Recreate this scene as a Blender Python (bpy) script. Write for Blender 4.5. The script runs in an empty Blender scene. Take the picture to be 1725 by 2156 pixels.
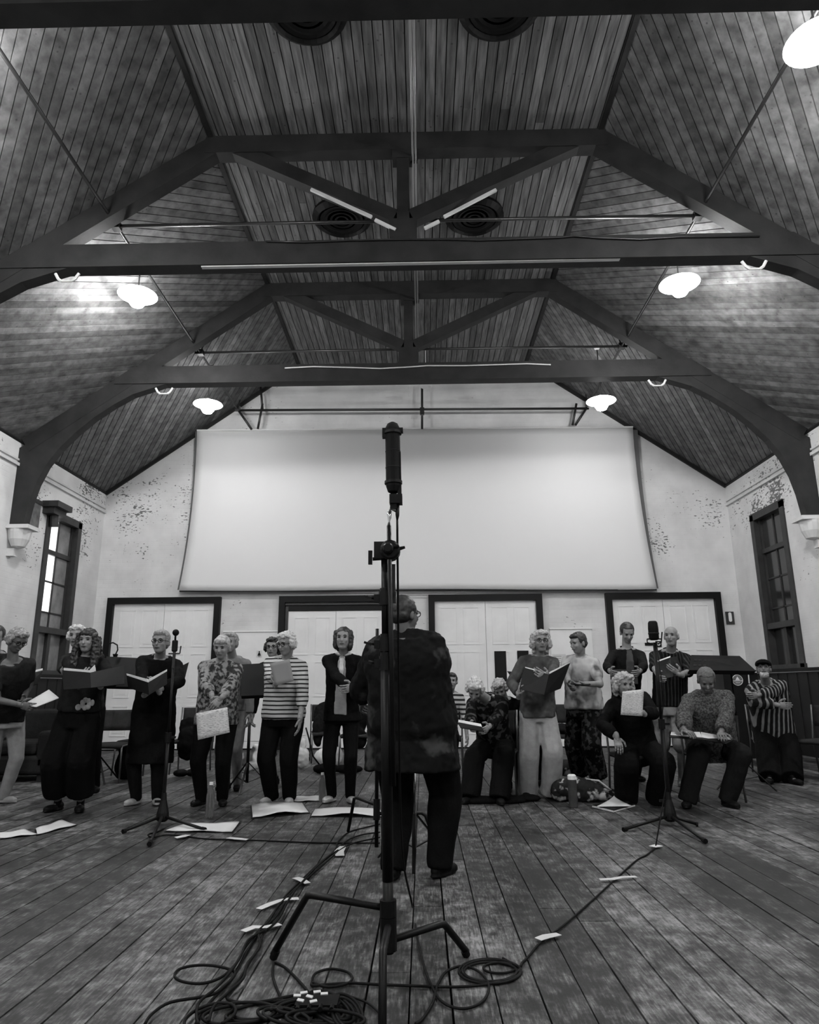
import bpy, bmesh, math, random
import numpy as np
from mathutils import Vector as V, Matrix, Euler, noise as mnoise

# ---------------------------------------------------------------- camera, world, exposure
sc = bpy.context.scene
F_PX, CAM_H = 1480.0, 1.12
PSI, PHI, RHO = map(math.radians, (0.94, 13.96, 0.44))
fw = V((-math.sin(PSI)*math.cos(PHI), math.cos(PSI)*math.cos(PHI), math.sin(PHI)))
r0 = V((math.cos(PSI), math.sin(PSI), 0)); u0 = r0.cross(fw)
cr = r0*math.cos(RHO) - u0*math.sin(RHO); cu = u0*math.cos(RHO) + r0*math.sin(RHO)
cam_d = bpy.data.cameras.new('camera'); cam = bpy.data.objects.new('camera', cam_d)
sc.collection.objects.link(cam)
cam_d.sensor_fit = 'HORIZONTAL'; cam_d.sensor_width = 36.0; cam_d.lens = 36.0*F_PX/1725.0
cam_d.clip_start = 0.05; cam_d.clip_end = 200
m = Matrix.Identity(4)
for i in range(3):
    m[i][0], m[i][1], m[i][2] = cr[i], cu[i], -fw[i]
m.translation = V((0, 0, CAM_H)); cam.matrix_world = m
sc.camera = cam

w = bpy.data.worlds.new('world'); sc.world = w; w.use_nodes = True
w.node_tree.nodes['Background'].inputs[0].default_value = (0.05, 0.05, 0.05, 1)
w.node_tree.nodes['Background'].inputs[1].default_value = 0.3
sc.view_settings.view_transform = 'Standard'; sc.view_settings.look = 'None'
sc.view_settings.gamma = 1; sc.view_settings.use_curve_mapping = False
sc.view_settings.exposure = 0.95
sc.cycles.max_bounces = 5; sc.cycles.diffuse_bounces = 3; sc.cycles.adaptive_threshold = 0.02
LAMP_W = 250.0         # strength of each pendant's glowing globe

# ---------------------------------------------------------------- pixel -> point on a known plane
CP = V((0, 0, CAM_H))
def ray(x, y): return fw + cr*((x-862.5)/F_PX) - cu*((y-1078)/F_PX)
def at(x, y, Y): d = ray(x, y); return CP + d*(Y/d.y)
def fl(x, y, z=0.0): d = ray(x, y); return CP + d*((z-CAM_H)/d.z)
def atX(x, y, X): d = ray(x, y); return CP + d*(X/d.x)

# ---------------------------------------------------------------- materials
MATS = {}
def mat(name, v, rough=0.6, metal=0.0, vary=0.0, scale=6.0, stretch=(1,1,1), bump=0.0, bscale=40.0, rnd=0.0, spec=0.5, emit=0.0, coords='Position'):
    if name in MATS: return MATS[name]
    m = bpy.data.materials.new(name); m.use_nodes = True; MATS[name] = m
    nt = m.node_tree; N = nt.nodes; L = nt.links; b = N['Principled BSDF']
    b.inputs['Base Color'].default_value = (v, v, v, 1)
    b.inputs['Roughness'].default_value = rough; b.inputs['Metallic'].default_value = metal
    b.inputs['Specular IOR Level'].default_value = spec
    if emit:
        b.inputs['Emission Color'].default_value = (1, 1, 1, 1); b.inputs['Emission Strength'].default_value = emit
    if vary or bump or rnd:
        if coords == 'Position': src = N.new('ShaderNodeNewGeometry').outputs['Position']
        else: src = N.new('ShaderNodeTexCoord').outputs['Object']
        mp = N.new('ShaderNodeMapping'); mp.inputs['Scale'].default_value = stretch; L.new(src, mp.inputs[0])
    if vary or rnd:
        n = N.new('ShaderNodeTexNoise'); n.inputs['Scale'].default_value = scale; n.inputs['Detail'].default_value = 5
        L.new(mp.outputs[0], n.inputs['Vector'])
        mr = N.new('ShaderNodeMapRange'); mr.inputs[1].default_value = 0.3; mr.inputs[2].default_value = 0.7
        mr.inputs[3].default_value = v*(1-vary); mr.inputs[4].default_value = v*(1+vary)
        L.new(n.outputs[0], mr.inputs[0]); out = mr.outputs[0]
        if rnd:
            oi = N.new('ShaderNodeObjectInfo'); r2 = N.new('ShaderNodeMapRange')
            r2.inputs[3].default_value = 1-rnd; r2.inputs[4].default_value = 1+rnd
            L.new(oi.outputs['Random'], r2.inputs[0])
            mu = N.new('ShaderNodeMath'); mu.operation = 'MULTIPLY'; L.new(out, mu.inputs[0]); L.new(r2.outputs[0], mu.inputs[1]); out = mu.outputs[0]
        L.new(out, b.inputs['Base Color'])
    if bump:
        n2 = N.new('ShaderNodeTexNoise'); n2.inputs['Scale'].default_value = bscale; n2.inputs['Detail'].default_value = 4
        L.new(mp.outputs[0], n2.inputs['Vector'])
        bp = N.new('ShaderNodeBump'); bp.inputs['Strength'].default_value = bump; bp.inputs['Distance'].default_value = 0.02
        L.new(n2.outputs[0], bp.inputs['Height']); L.new(bp.outputs[0], b.inputs['Normal'])
    return m

def nodes_of(m): return m.node_tree.nodes, m.node_tree.links, m.node_tree.nodes['Principled BSDF']

def ramp(N, stops, interp='LINEAR'):
    r = N.new('ShaderNodeValToRGB'); r.color_ramp.interpolation = interp
    e = r.color_ramp.elements
    while len(e) < len(stops): e.new(0.5)
    for i, (p, v) in enumerate(stops): e[i].position = p; e[i].color = (v, v, v, 1)
    return r

def painted_brick(name='painted_brick', axis='XZ'):
    m = mat(name, 0.62, rough=0.75); N, L, b = nodes_of(m)
    g = N.new('ShaderNodeNewGeometry'); sx = N.new('ShaderNodeSeparateXYZ'); L.new(g.outputs['Position'], sx.inputs[0])
    cb = N.new('ShaderNodeCombineXYZ'); L.new(sx.outputs[0 if axis == 'XZ' else 1], cb.inputs[0]); L.new(sx.outputs[2], cb.inputs[1])
    br = N.new('ShaderNodeTexBrick'); L.new(cb.outputs[0], br.inputs['Vector'])
    br.inputs['Scale'].default_value = 1.0; br.inputs['Brick Width'].default_value = 0.235; br.inputs['Row Height'].default_value = 0.085
    br.inputs['Mortar Size'].default_value = 0.006; br.inputs['Mortar Smooth'].default_value = 0.4; br.inputs['Bias'].default_value = 0.0
    br.inputs['Color1'].default_value = (0, 0, 0, 1); br.inputs['Color2'].default_value = (1, 1, 1, 1); br.inputs['Mortar'].default_value = (0.5, 0.5, 0.5, 1)
    # flaking: patches where the coarse noise is high, broken up brick by brick and by a fine noise
    n1 = N.new('ShaderNodeTexNoise'); n1.inputs['Scale'].default_value = 0.9; n1.inputs['Detail'].default_value = 2; L.new(g.outputs['Position'], n1.inputs['Vector'])
    mp = N.new('ShaderNodeMapping'); mp.inputs['Scale'].default_value = (1, 1, 2.2); L.new(g.outputs['Position'], mp.inputs[0])
    n2 = N.new('ShaderNodeTexNoise'); n2.inputs['Scale'].default_value = 15.0; n2.inputs['Detail'].default_value = 3; L.new(mp.outputs[0], n2.inputs['Vector'])
    def ma(op, a, c):
        k = N.new('ShaderNodeMath'); k.operation = op
        for i, q in enumerate((a, c)):
            if isinstance(q, (int, float)): k.inputs[i].default_value = q
            else: L.new(q, k.inputs[i])
        return k.outputs[0]
    # dirtier high up, near the roof
    zr = ramp(N, [(0.0, 0.40), (0.40, 0.44), (0.50, 0.56), (0.62, 0.56), (0.70, 0.46), (1.0, 0.42)]); L.new(ma('DIVIDE', sx.outputs[2], 8.0), zr.inputs[0])
    s = ma('ADD', ma('MULTIPLY', n1.outputs[0], 0.75), ma('MULTIPLY', n2.outputs[0], 0.85))
    s = ma('ADD', s, ma('MULTIPLY', br.outputs['Color'], 0.10)); s = ma('ADD', s, ma('SUBTRACT', zr.outputs[0], 0.5))
    r = ramp(N, [(0.0, 0.0), (0.516, 0.0), (0.530, 1.0), (1.0, 1.0)])
    L.new(ma('MULTIPLY', s, 0.5), r.inputs[0])
    # r is a mask of bare brick (s/2 > .5)
    mx = N.new('ShaderNodeMix'); mx.data_type = 'RGBA'; mx.inputs[6].default_value = (0.68, 0.68, 0.68, 1); mx.inputs[7].default_value = (0.14, 0.14, 0.14, 1)
    L.new(r.outputs[0], mx.inputs[0])
    n3 = N.new('ShaderNodeTexNoise'); n3.inputs['Scale'].default_value = 2.5; n3.inputs['Detail'].default_value = 6; L.new(g.outputs['Position'], n3.inputs['Vector'])
    mr = N.new('ShaderNodeMapRange'); mr.inputs[1].default_value = 0.3; mr.inputs[2].default_value = 0.7; mr.inputs[3].default_value = 0.86; mr.inputs[4].default_value = 1.05
    L.new(n3.outputs[0], mr.inputs[0])
    m2 = N.new('ShaderNodeMix'); m2.data_type = 'RGBA'; m2.blend_type = 'MULTIPLY'; m2.inputs[0].default_value = 1
    L.new(mx.outputs[2], m2.inputs[6]); L.new(mr.outputs[0], m2.inputs[7]); L.new(m2.outputs[2], b.inputs['Base Color'])
    bp = N.new('ShaderNodeBump'); bp.inputs['Strength'].default_value = 0.3; bp.inputs['Distance'].default_value = 0.004
    h = ma('SUBTRACT', 1.0, br.outputs['Fac']); h = ma('SUBTRACT', h, ma('MULTIPLY', r.outputs[0], 0.8)); L.new(h, bp.inputs['Height']); L.new(bp.outputs[0], b.inputs['Normal'])
    return m

def wood(name, v, stretch, rough=0.6, knots=True, vary=0.5, rnd=0.35, spec=0.4):
    """stained boards: long grain, knots, each board a shade of its own"""
    m = mat(name, v, rough=rough, vary=vary, scale=3.0, stretch=stretch, rnd=rnd, bump=0.25, bscale=12, spec=spec)
    if knots:
        N, L, b = nodes_of(m)
        g = N.new('ShaderNodeNewGeometry')
        vo = N.new('ShaderNodeTexVoronoi'); vo.inputs['Scale'].default_value = 8.0; L.new(g.outputs['Position'], vo.inputs['Vector'])
        r = ramp(N, [(0.0, 0.35), (0.07, 0.5), (0.12, 1.0), (1.0, 1.0)]); L.new(vo.outputs['Distance'], r.inputs[0])
        src = b.inputs['Base Color'].links[0].from_socket
        mu = N.new('ShaderNodeMix'); mu.data_type = 'RGBA'; mu.blend_type = 'MULTIPLY'; mu.inputs[0].default_value = 1
        L.new(src, mu.inputs[6]); L.new(r.outputs[0], mu.inputs[7]); L.new(mu.outputs[2], b.inputs['Base Color'])
    return m

def worn_floor(name='worn_floor'):
    m = mat(name, 0.1, rough=0.5, spec=0.35); N, L, b = nodes_of(m)
    g = N.new('ShaderNodeNewGeometry')
    def noi(scale, st, det=6):
        mp = N.new('ShaderNodeMapping'); mp.inputs['Scale'].default_value = st; L.new(g.outputs['Position'], mp.inputs[0])
        n = N.new('ShaderNodeTexNoise'); n.inputs['Scale'].default_value = scale; n.inputs['Detail'].default_value = det; n.inputs['Roughness'].default_value = 0.72
        L.new(mp.outputs[0], n.inputs['Vector']); return n.outputs[0]
    oi = N.new('ShaderNodeObjectInfo')
    def ma(op, a, c):
        k = N.new('ShaderNodeMath'); k.operation = op
        for i, q in enumerate((a, c)):
            if isinstance(q, (int, float)): k.inputs[i].default_value = q
            else: L.new(q, k.inputs[i])
        return k.outputs[0]
    s = ma('ADD', ma('MULTIPLY', noi(1.0, (1.3, 0.8, 1), 5), 0.36), ma('MULTIPLY', noi(11.0, (1.0, 0.8, 1), 12), 0.36))
    s = ma('ADD', s, ma('MULTIPLY', noi(38.0, (2.4, 0.22, 1), 10), 0.34))
    s = ma('ADD', s, ma('MULTIPLY', ma('SUBTRACT', oi.outputs['Random'], 0.5), 0.05))
    r = ramp(N, [(0.0, 0.002), (0.46, 0.006), (0.50, 0.016), (0.535, 0.045), (0.57, 0.10), (0.64, 0.26)])
    L.new(s, r.inputs[0]); L.new(r.outputs[0], b.inputs['Base Color'])
    r2 = ramp(N, [(0.0, 0.42), (1.0, 0.72)]); L.new(s, r2.inputs[0]); L.new(r2.outputs[0], b.inputs['Roughness'])
    bp = N.new('ShaderNodeBump'); bp.inputs['Strength'].default_value = 0.3; bp.inputs['Distance'].default_value = 0.004
    L.new(s, bp.inputs['Height']); L.new(bp.outputs[0], b.inputs['Normal'])
    return m

M_WALLX = painted_brick('painted_brick_end', 'XZ'); M_WALLY = painted_brick('painted_brick_side', 'YZ')
M_FLOOR = worn_floor(); M_UNDER = mat('void_under_floor', 0.01, 0.9)
M_CEILF = wood('ceiling_board_flat', 0.13, (9, 0.8, 9)); M_CEILS = wood('ceiling_board_slope', 0.12, (2.5, 2.5, 2.5))
M_BEAM = mat('dark_stained_timber', 0.024, 0.55, vary=0.25, scale=4, bump=0.1, bscale=20, spec=0.15)
M_BLACKP = mat('black_paint', 0.006, 0.5, spec=0.15); M_BLACK = mat('matt_black_metal', 0.004, 0.45, spec=0.2); M_BLACKR = mat('black_rubber', 0.004, 0.6, spec=0.12)
M_CHROME = mat('chrome', 0.6, 0.2, metal=1.0); M_PIPE = mat('dark_steel_pipe', 0.05, 0.35, metal=0.6)
M_WHITE = mat('white_paint', 0.78, 0.5, vary=0.05, scale=3); M_PLASTER = mat('white_plaster', 0.6, 0.7, vary=0.08, scale=5)
M_DADO = mat('dark_dado_paint', 0.012, 0.6, spec=0.2, vary=0.15, scale=5); M_FRAME = mat('dark_window_timber', 0.022, 0.5, vary=0.3, scale=8, bump=0.1)
M_PAPER = mat('paper', 0.62, 0.8); M_TAPE = mat('white_gaffer_tape', 0.6, 0.6)
M_CLOTHW = mat('screen_cloth', 0.72, 0.85)
M_GLASS = mat('lit_curtained_glass', 0.25, 0.25, vary=0.2, scale=3); M_GLASSD = mat('dark_glass', 0.02, 0.12, spec=0.7)

# ---------------------------------------------------------------- mesh builder
COL = sc.collection
def rot_to(d):
    d = V(d).normalized(); return d.to_track_quat('Z', 'Y').to_matrix()
class MB:
    def __init__(s): s.v = []; s.f = []; s.mi = []; s.cur = 0
    def add(s, vs, fs):
        o = len(s.v); s.v += [tuple(p) for p in vs]; s.f += [tuple(i+o for i in f) for f in fs]; s.mi += [s.cur]*len(fs); return s
    def box(s, c, size, R=None):
        c = V(c); hx, hy, hz = [q/2 for q in size]
        vs = [V((x, y, z)) for z in (-hz, hz) for y in (-hy, hy) for x in (-hx, hx)]
        if R is not None: vs = [R @ p for p in vs]
        return s.add([c+p for p in vs], [(0,2,3,1),(4,5,7,6),(0,1,5,4),(2,6,7,3),(0,4,6,2),(1,3,7,5)])
    def bar(s, a, b, wd, th, up=(0,0,1)):
        a, b = V(a), V(b); d = (b-a); L = d.length; d.normalize(); u = V(up); x = d.cross(u)
        if x.length < 1e-4: x = d.cross(V((1,0,0)))
        x.normalize(); u = x.cross(d)
        R = Matrix((x, d, u)).transposed(); return s.box((a+b)/2, (wd, L, th), R)
    def prism(s, poly, ext):
        """planar polygon (list of 3-D points) extruded by the vector ext"""
        n = len(poly); e = V(ext); P = [V(p) for p in poly]
        vs = P + [p+e for p in P]
        return s.add(vs, [tuple(range(n-1, -1, -1)), tuple(range(n, 2*n))] + [(i, (i+1) % n, n+(i+1) % n, n+i) for i in range(n)])
    def tube(s, pts, r, n=8, cap=True):
        pts = [V(p) for p in pts]; k = len(pts); rs = r if isinstance(r, (list, tuple)) else [r]*k
        vs = []; prev = None
        for i, p in enumerate(pts):
            t = (pts[min(i+1, k-1)] - pts[max(i-1, 0)])
            if t.length < 1e-9: t = V((0,0,1))
            t.normalize()
            if prev is None:
                x = t.cross(V((0,0,1)));
                if x.length < 1e-3: x = t.cross(V((1,0,0)))
            else: x = prev - t*prev.dot(t)
            x.normalize(); prev = x; y = t.cross(x)
            vs += [p + (x*math.cos(a)+y*math.sin(a))*rs[i] for a in [2*math.pi*j/n for j in range(n)]]
        fs = [(i*n+j, i*n+(j+1) % n, (i+1)*n+(j+1) % n, (i+1)*n+j) for i in range(k-1) for j in range(n)]
        if cap: fs += [tuple(range(n-1, -1, -1)), tuple((k-1)*n+j for j in range(n))]
        return s.add(vs, fs)
    def lathe(s, prof, c=(0,0,0), axis=(0,0,1), n=20):
        """prof: list of (radius, height)"""
        R = rot_to(axis); c = V(c); vs = []
        for r, h in prof: vs += [c + R @ V((r*math.cos(a), r*math.sin(a), h)) for a in [2*math.pi*j/n for j in range(n)]]
        k = len(prof); fs = [(i*n+j, i*n+(j+1) % n, (i+1)*n+(j+1) % n, (i+1)*n+j) for i in range(k-1) for j in range(n)]
        fs += [tuple(range(n-1, -1, -1)), tuple((k-1)*n+j for j in range(n))]
        return s.add(vs, fs)
    def ell(s, c, r, R=None, seg=12, rings=8):
        c = V(c); vs = [V((0,0,-1))]
        for i in range(1, rings):
            t = math.pi*i/rings - math.pi/2
            vs += [V((math.cos(t)*math.cos(a), math.cos(t)*math.sin(a), math.sin(t))) for a in [2*math.pi*j/seg for j in range(seg)]]
        vs.append(V((0,0,1)))
        fs = [(0, 1+(j+1) % seg, 1+j) for j in range(seg)]
        for i in range(rings-2):
            fs += [(1+i*seg+j, 1+i*seg+(j+1) % seg, 1+(i+1)*seg+(j+1) % seg, 1+(i+1)*seg+j) for j in range(seg)]
        b = 1+(rings-2)*seg; fs += [(b+j, b+(j+1) % seg, len(vs)-1) for j in range(seg)]
        vs = [V((p.x*r[0], p.y*r[1], p.z*r[2])) for p in vs]
        if R is not None: vs = [R @ p for p in vs]
        return s.add([c+p for p in vs], fs)
    def cone(s, a, b, ra, rb, seg=10):
        """tapered capsule from a to b"""
        a, b = V(a), V(b); s.tube([a, b], [ra, rb], seg); s.ell(a, (ra,)*3, None, seg, 6); return s.ell(b, (rb,)*3, None, seg, 6)
    def sheet(s, grid):
        """grid of points (rows of equal length)"""
        R, Cn = len(grid), len(grid[0])
        return s.add([p for row in grid for p in row], [(i*Cn+j, i*Cn+j+1, (i+1)*Cn+j+1, (i+1)*Cn+j) for i in range(R-1) for j in range(Cn-1)])
    def mesh(s, name, mats, smooth=False):
        me = bpy.data.meshes.new(name); me.from_pydata(s.v, [], s.f)
        for mm in (mats if isinstance(mats, (list, tuple)) else [mats]): me.materials.append(mm)
        if any(s.mi): me.polygons.foreach_set('material_index', s.mi)
        if smooth: me.shade_smooth()
        me.update(); return me
    def build(s, name, mats, parent=None, smooth=False, origin=None):
        me = s.mesh(name, mats, smooth)
        o = bpy.data.objects.new(name, me); COL.objects.link(o)
        if parent is None:
            if origin is None:
                a = np.array(s.v); lo, hi = a.min(0), a.max(0); origin = V(((lo[0]+hi[0])/2, (lo[1]+hi[1])/2, lo[2]))
            me.transform(Matrix.Translation(-V(origin))); o.location = origin; o['_w'] = tuple(origin)
        else:
            wo = V(parent['_w']); me.transform(Matrix.Translation(-wo)); o.parent = parent; o['_w'] = tuple(wo)
        return o
def tag(o, label=None, cat=None, group=None, kind=None):
    if label: o['label'] = label
    if cat: o['category'] = cat
    if group: o['group'] = group
    if kind: o['kind'] = kind
    return o
def thing(name, label, cat, loc=(0,0,0), group=None):
    o = bpy.data.objects.new(name, None); COL.objects.link(o); o.location = loc; o['_w'] = tuple(loc); o.empty_display_size = 0.1
    return tag(o, label, cat, group)
def kids(o): return [c for c in bpy.data.objects if c.parent == o]
def copy_tree(o, parent=None):
    c = o.copy(); COL.objects.link(c)
    if parent is not None: c.parent = parent
    for ch in list(o.children): copy_tree(ch, c)
    return c
def place(o, loc, rz=0.0, label=None):
    o.location = loc; o.rotation_euler = (0, 0, rz)
    if label: o['label'] = label
    return o
# ================================================================ THE HALL
XL, XR, YB, YF = -6.45, 6.17, 13.8, -7.0
XC = (XL+XR)/2; EAVE = 5.04; FLATZ = 7.80; CREASE = 2.43
SL = (FLATZ-EAVE)/((XR-XC)-CREASE)
TY = [4.13, 7.41, 10.70]                                       # truss planes
rnd = random.Random(7)

# floor
b = MB(); b.box(((XL+XR)/2, (YB+YF)/2, -0.06), (XR-XL+0.4, YB-YF+0.4, 0.06)); floor = tag(b.build('floor', M_UNDER, origin=(0,0,0)), kind='structure')
x = XL
while x < XR-0.02:
    wd = rnd.uniform(0.150, 0.172); x2 = min(x+wd, XR)
    gap = 0.016 if rnd.random() < 0.12 else rnd.uniform(0.005, 0.010)
    y = -7.0; first = True
    cuts = sorted([rnd.uniform(2.5, 8.0), rnd.uniform(8.5, 12.5)]); cuts = [-7.0] + ([cuts[0]] if rnd.random() < .6 else []) + ([cuts[1]] if rnd.random() < .6 else []) + [YB]
    for a, c in zip(cuts, cuts[1:]):
        dz = rnd.uniform(-0.003, 0.0)
        b = MB(); b.box(((x+x2-gap)/2, (a+c)/2, -0.016+dz), (x2-x-gap, c-a-0.004, 0.032)); b.build('floor_board', M_FLOOR, floor)
    x = x2

# end wall behind the choir: gable shape
def gable(name, y0, y1, mtl):
    b = MB(); pts = [(XL, y0, -0.05), (XR, y0, -0.05), (XR, y0, EAVE), (XC+CREASE, y0, FLATZ), (XC-CREASE, y0, FLATZ), (XL, y0, EAVE)]
    b.prism(pts, (0, y1-y0, 0)); return tag(b.build(name, mtl, origin=(XC, (y0+y1)/2, 0)), kind='structure')
wall_back = gable('wall_back', YB, YB+0.25, M_WALLX)
wall_front = gable('wall_front', YF-0.25, YF, M_PLASTER)

# side walls with a window opening each
WY0, WY1, WZ0, WZ1 = 11.69, 12.87, 1.38, 4.16
def side_wall(name, x0, x1):
    b = MB(); cx = (x0+x1)/2; t = abs(x1-x0)
    b.box((cx, (YF+WY0)/2, EAVE/2), (t, WY0-YF, EAVE)); b.box((cx, (WY1+YB+.25)/2, EAVE/2), (t, YB+.25-WY1, EAVE))
    b.box((cx, (WY0+WY1)/2, WZ0/2), (t, WY1-WY0, WZ0)); b.box((cx, (WY0+WY1)/2, (WZ1+EAVE)/2), (t, WY1-WY0, EAVE-WZ1))
    o = tag(b.build(name, M_WALLY, origin=(cx, (YF+YB)/2, 0)), kind='structure'); return o
wall_left = side_wall('wall_left', XL-0.25, XL); wall_right = side_wall('wall_right', XR, XR+0.25)
# string course and dado
k = 0
for sx, X, wl in ((1, XL, 'left'), (-1, XR, 'right')):
    b = MB(); b.box((X+sx*0.02, (YF+YB)/2, 4.62), (0.04, YB-YF, 0.05)); b.box((X+sx*0.013, (YF+YB)/2, 4.70), (0.026, YB-YF, 0.03))
    k += 1; tag(b.build('trim_%d' % k, M_PLASTER), 'white moulded string course along the %s wall' % wl, kind='structure')
    b = MB(); b.box((X+sx*0.012, (YF+YB)/2, 0.66), (0.024, YB-YF, 1.32))
    k += 1; d = tag(b.build('trim_%d' % k, M_DADO), 'dark dado boarding along the %s wall' % wl, kind='structure')
    b = MB(); b.box((X+sx*0.03, (YF+YB)/2, 1.345), (0.06, YB-YF, 0.05)); b.build('dado_rail', M_BLACKP, d)
    b = MB(); b.box((X+sx*0.02, (YF+YB)/2, 1.312), (0.04, YB-YF, 0.014)); b.build('rail_edge', M_PLASTER, d)
    b = MB(); b.box((X+sx*0.03, (YF+YB)/2, 0.09), (0.04, YB-YF, 0.18)); tag(b.build('baseboard_'+wl, M_BLACKP), kind='structure')
    # vertical joints of the boarding
    for j in range(24):
        yy = 6.2 + j*0.32; b = MB(); b.box((X+sx*0.03, yy, 0.74), (0.012, 0.02, 1.1)); b.build('batten', M_DADO, d)
b = MB(); [b.box(((q0+q1)/2, YB-0.012, 0.07), (q1-q0, 0.024, 0.14)) for q0, q1 in ((XL, -6.17), (-3.94, -2.79), (-0.56, 0.13), (2.34, 3.57), (5.79, XR))]; tag(b.build('baseboard_back', M_WHITE), kind='structure')
b = MB(); b.box((XC, YB-0.03, 0.012), (XR-XL-0.1, 0.05, 0.024)); tag(b.build('trim_5', M_BLACKP), 'thin black bead where the end wall meets the floor', kind='structure')

# ---------------------------------------------------------------- ceiling
def clip(poly, n, c, keep):
    """keep the part of a 2-D polygon where keep*(n.p-c) <= 0"""
    out = []
    for i in range(len(poly)):
        a, q = poly[i], poly[(i+1) % len(poly)]
        da = keep*(n[0]*a[0]+n[1]*a[1]-c); dq = keep*(n[0]*q[0]+n[1]*q[1]-c)
        if da <= 0: out.append(a)
        if da*dq < 0: t = da/(da-dq); out.append((a[0]+(q[0]-a[0])*t, a[1]+(q[1]-a[1])*t))
    return out
shell_t = 0.08
ceils = {}
b = MB(); b.box((XC, (YF+YB)/2, FLATZ+0.08), (2*CREASE+0.3, YB-YF+0.5, 0.1)); ceiling = tag(b.build('ceiling', M_UNDER, origin=(XC, 3, FLATZ)), kind='structure')
ceiling['_w'] = (XC, 3, FLATZ)
BW = 0.112
nx = int(2*CREASE/BW)
for i in range(nx+1):
    x0 = XC-CREASE+i*BW; x1 = min(x0+BW, XC+CREASE)
    if x1-x0 < 0.02: continue
    ya = 0.9; yb = rnd.uniform(6.5, 12.5)
    for a, c in ((ya, yb), (yb, YB)):
        b = MB(); b.box(((x0+x1-0.011)/2, (a+c)/2, FLATZ+0.012+rnd.uniform(0, .003)), (x1-x0-0.011, c-a-0.003, 0.024)); b.build('ceiling_board', M_CEILF, ceiling)
b = MB(); b.box((XC, (YF+0.9)/2, FLATZ+0.012), (2*CREASE, 0.9-YF, 0.024)); tag(b.build('rear_boarding', M_CEILF, ceiling), kind='stuff')
for sg, nm in ((-1, 'left'), (1, 'right')):
    ex = XL if sg < 0 else XR; cx = XC+sg*CREASE
    U = V((cx-ex, 0, FLATZ-EAVE)); W = U.length; U.normalize(); Nn = V((-sg*0, 0, 0)); Nn = U.cross(V((0,1,0))); Nn = Nn if Nn.z > 0 else -Nn
    O = V((ex, 0, EAVE)); O2 = O - U*0.25
    P = lambda t, y, h=0.0: O + U*t + V((0, y, 0)) + Nn*h
    b = MB(); b.prism([P(-0.3, YF-.2, 0.05), P(W+0.06, YF-.2, 0.05), P(W+0.06, YB+.2, 0.05), P(-0.3, YB+.2, 0.05)], Nn*0.08)
    slope = tag(b.build('ceiling_slope', M_UNDER, origin=tuple(P(0, 3))), 'boarded %s slope of the roof' % nm, kind='structure')
    slope.name = 'ceiling_'+nm
    bays = [(0.9, TY[0], -1), (TY[0], TY[1], -1), (TY[1], TY[2], 1), (TY[2], YB, -1)]
    for y0, y1, kd in bays:
        # board direction in (t, y): up the slope, kd=+1 going away, -1 coming back
        n = (-kd*0.7071, 0.7071) if kd > 0 else (0.7071, 0.7071)
        rect = [(0.0, y0), (W, y0), (W, y1), (0.0, y1)]
        cs = [n[0]*p[0]+n[1]*p[1] for p in rect]; c0, c1 = min(cs), max(cs); c = c0
        while c < c1:
            poly = clip(clip(rect, n, c+0.003, -1), n, c+BW*1.04-0.009, 1); c += BW*1.04
            if len(poly) < 3: continue
            b = MB(); b.prism([P(t, y, rnd.uniform(0, .002)) for t, y in poly], Nn*0.024); b.build('ceiling_board', M_CEILS, slope)
    b = MB(); b.prism([P(0, YF), P(W, YF), P(W, 0.9), P(0, 0.9)], Nn*0.024); tag(b.build('rear_boarding', M_CEILS, slope), kind='stuff')
    b = MB(); b.bar(P(W, 0.9, -0.012)+V((0,0,-0.004)), P(W, YB, -0.012)+V((0,0,-0.004)), 0.06, 0.03); k += 1
    tag(b.build('trim_%d' % (5 + (1 if sg < 0 else 2)), M_BEAM), 'dark bead along the %s fold of the ceiling' % nm, kind='structure')
    # verge board against the end wall, eaves plate
    b = MB(); b.bar(P(-0.02, YB-0.03, -0.03), P(W, YB-0.03, -0.03), 0.05, 0.07, up=Nn); b.bar(P(-0.02, 0.9, -0.02), P(-0.02, YB, -0.02), 0.05, 0.05, up=Nn)
    tag(b.build('trim_%d' % (7 + (1 if sg < 0 else 2)), M_BEAM), 'dark verge and eaves bead of the %s slope' % nm, kind='structure')
    # plain outer cover so that no sky light comes in
    ceils[nm] = slope

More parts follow.
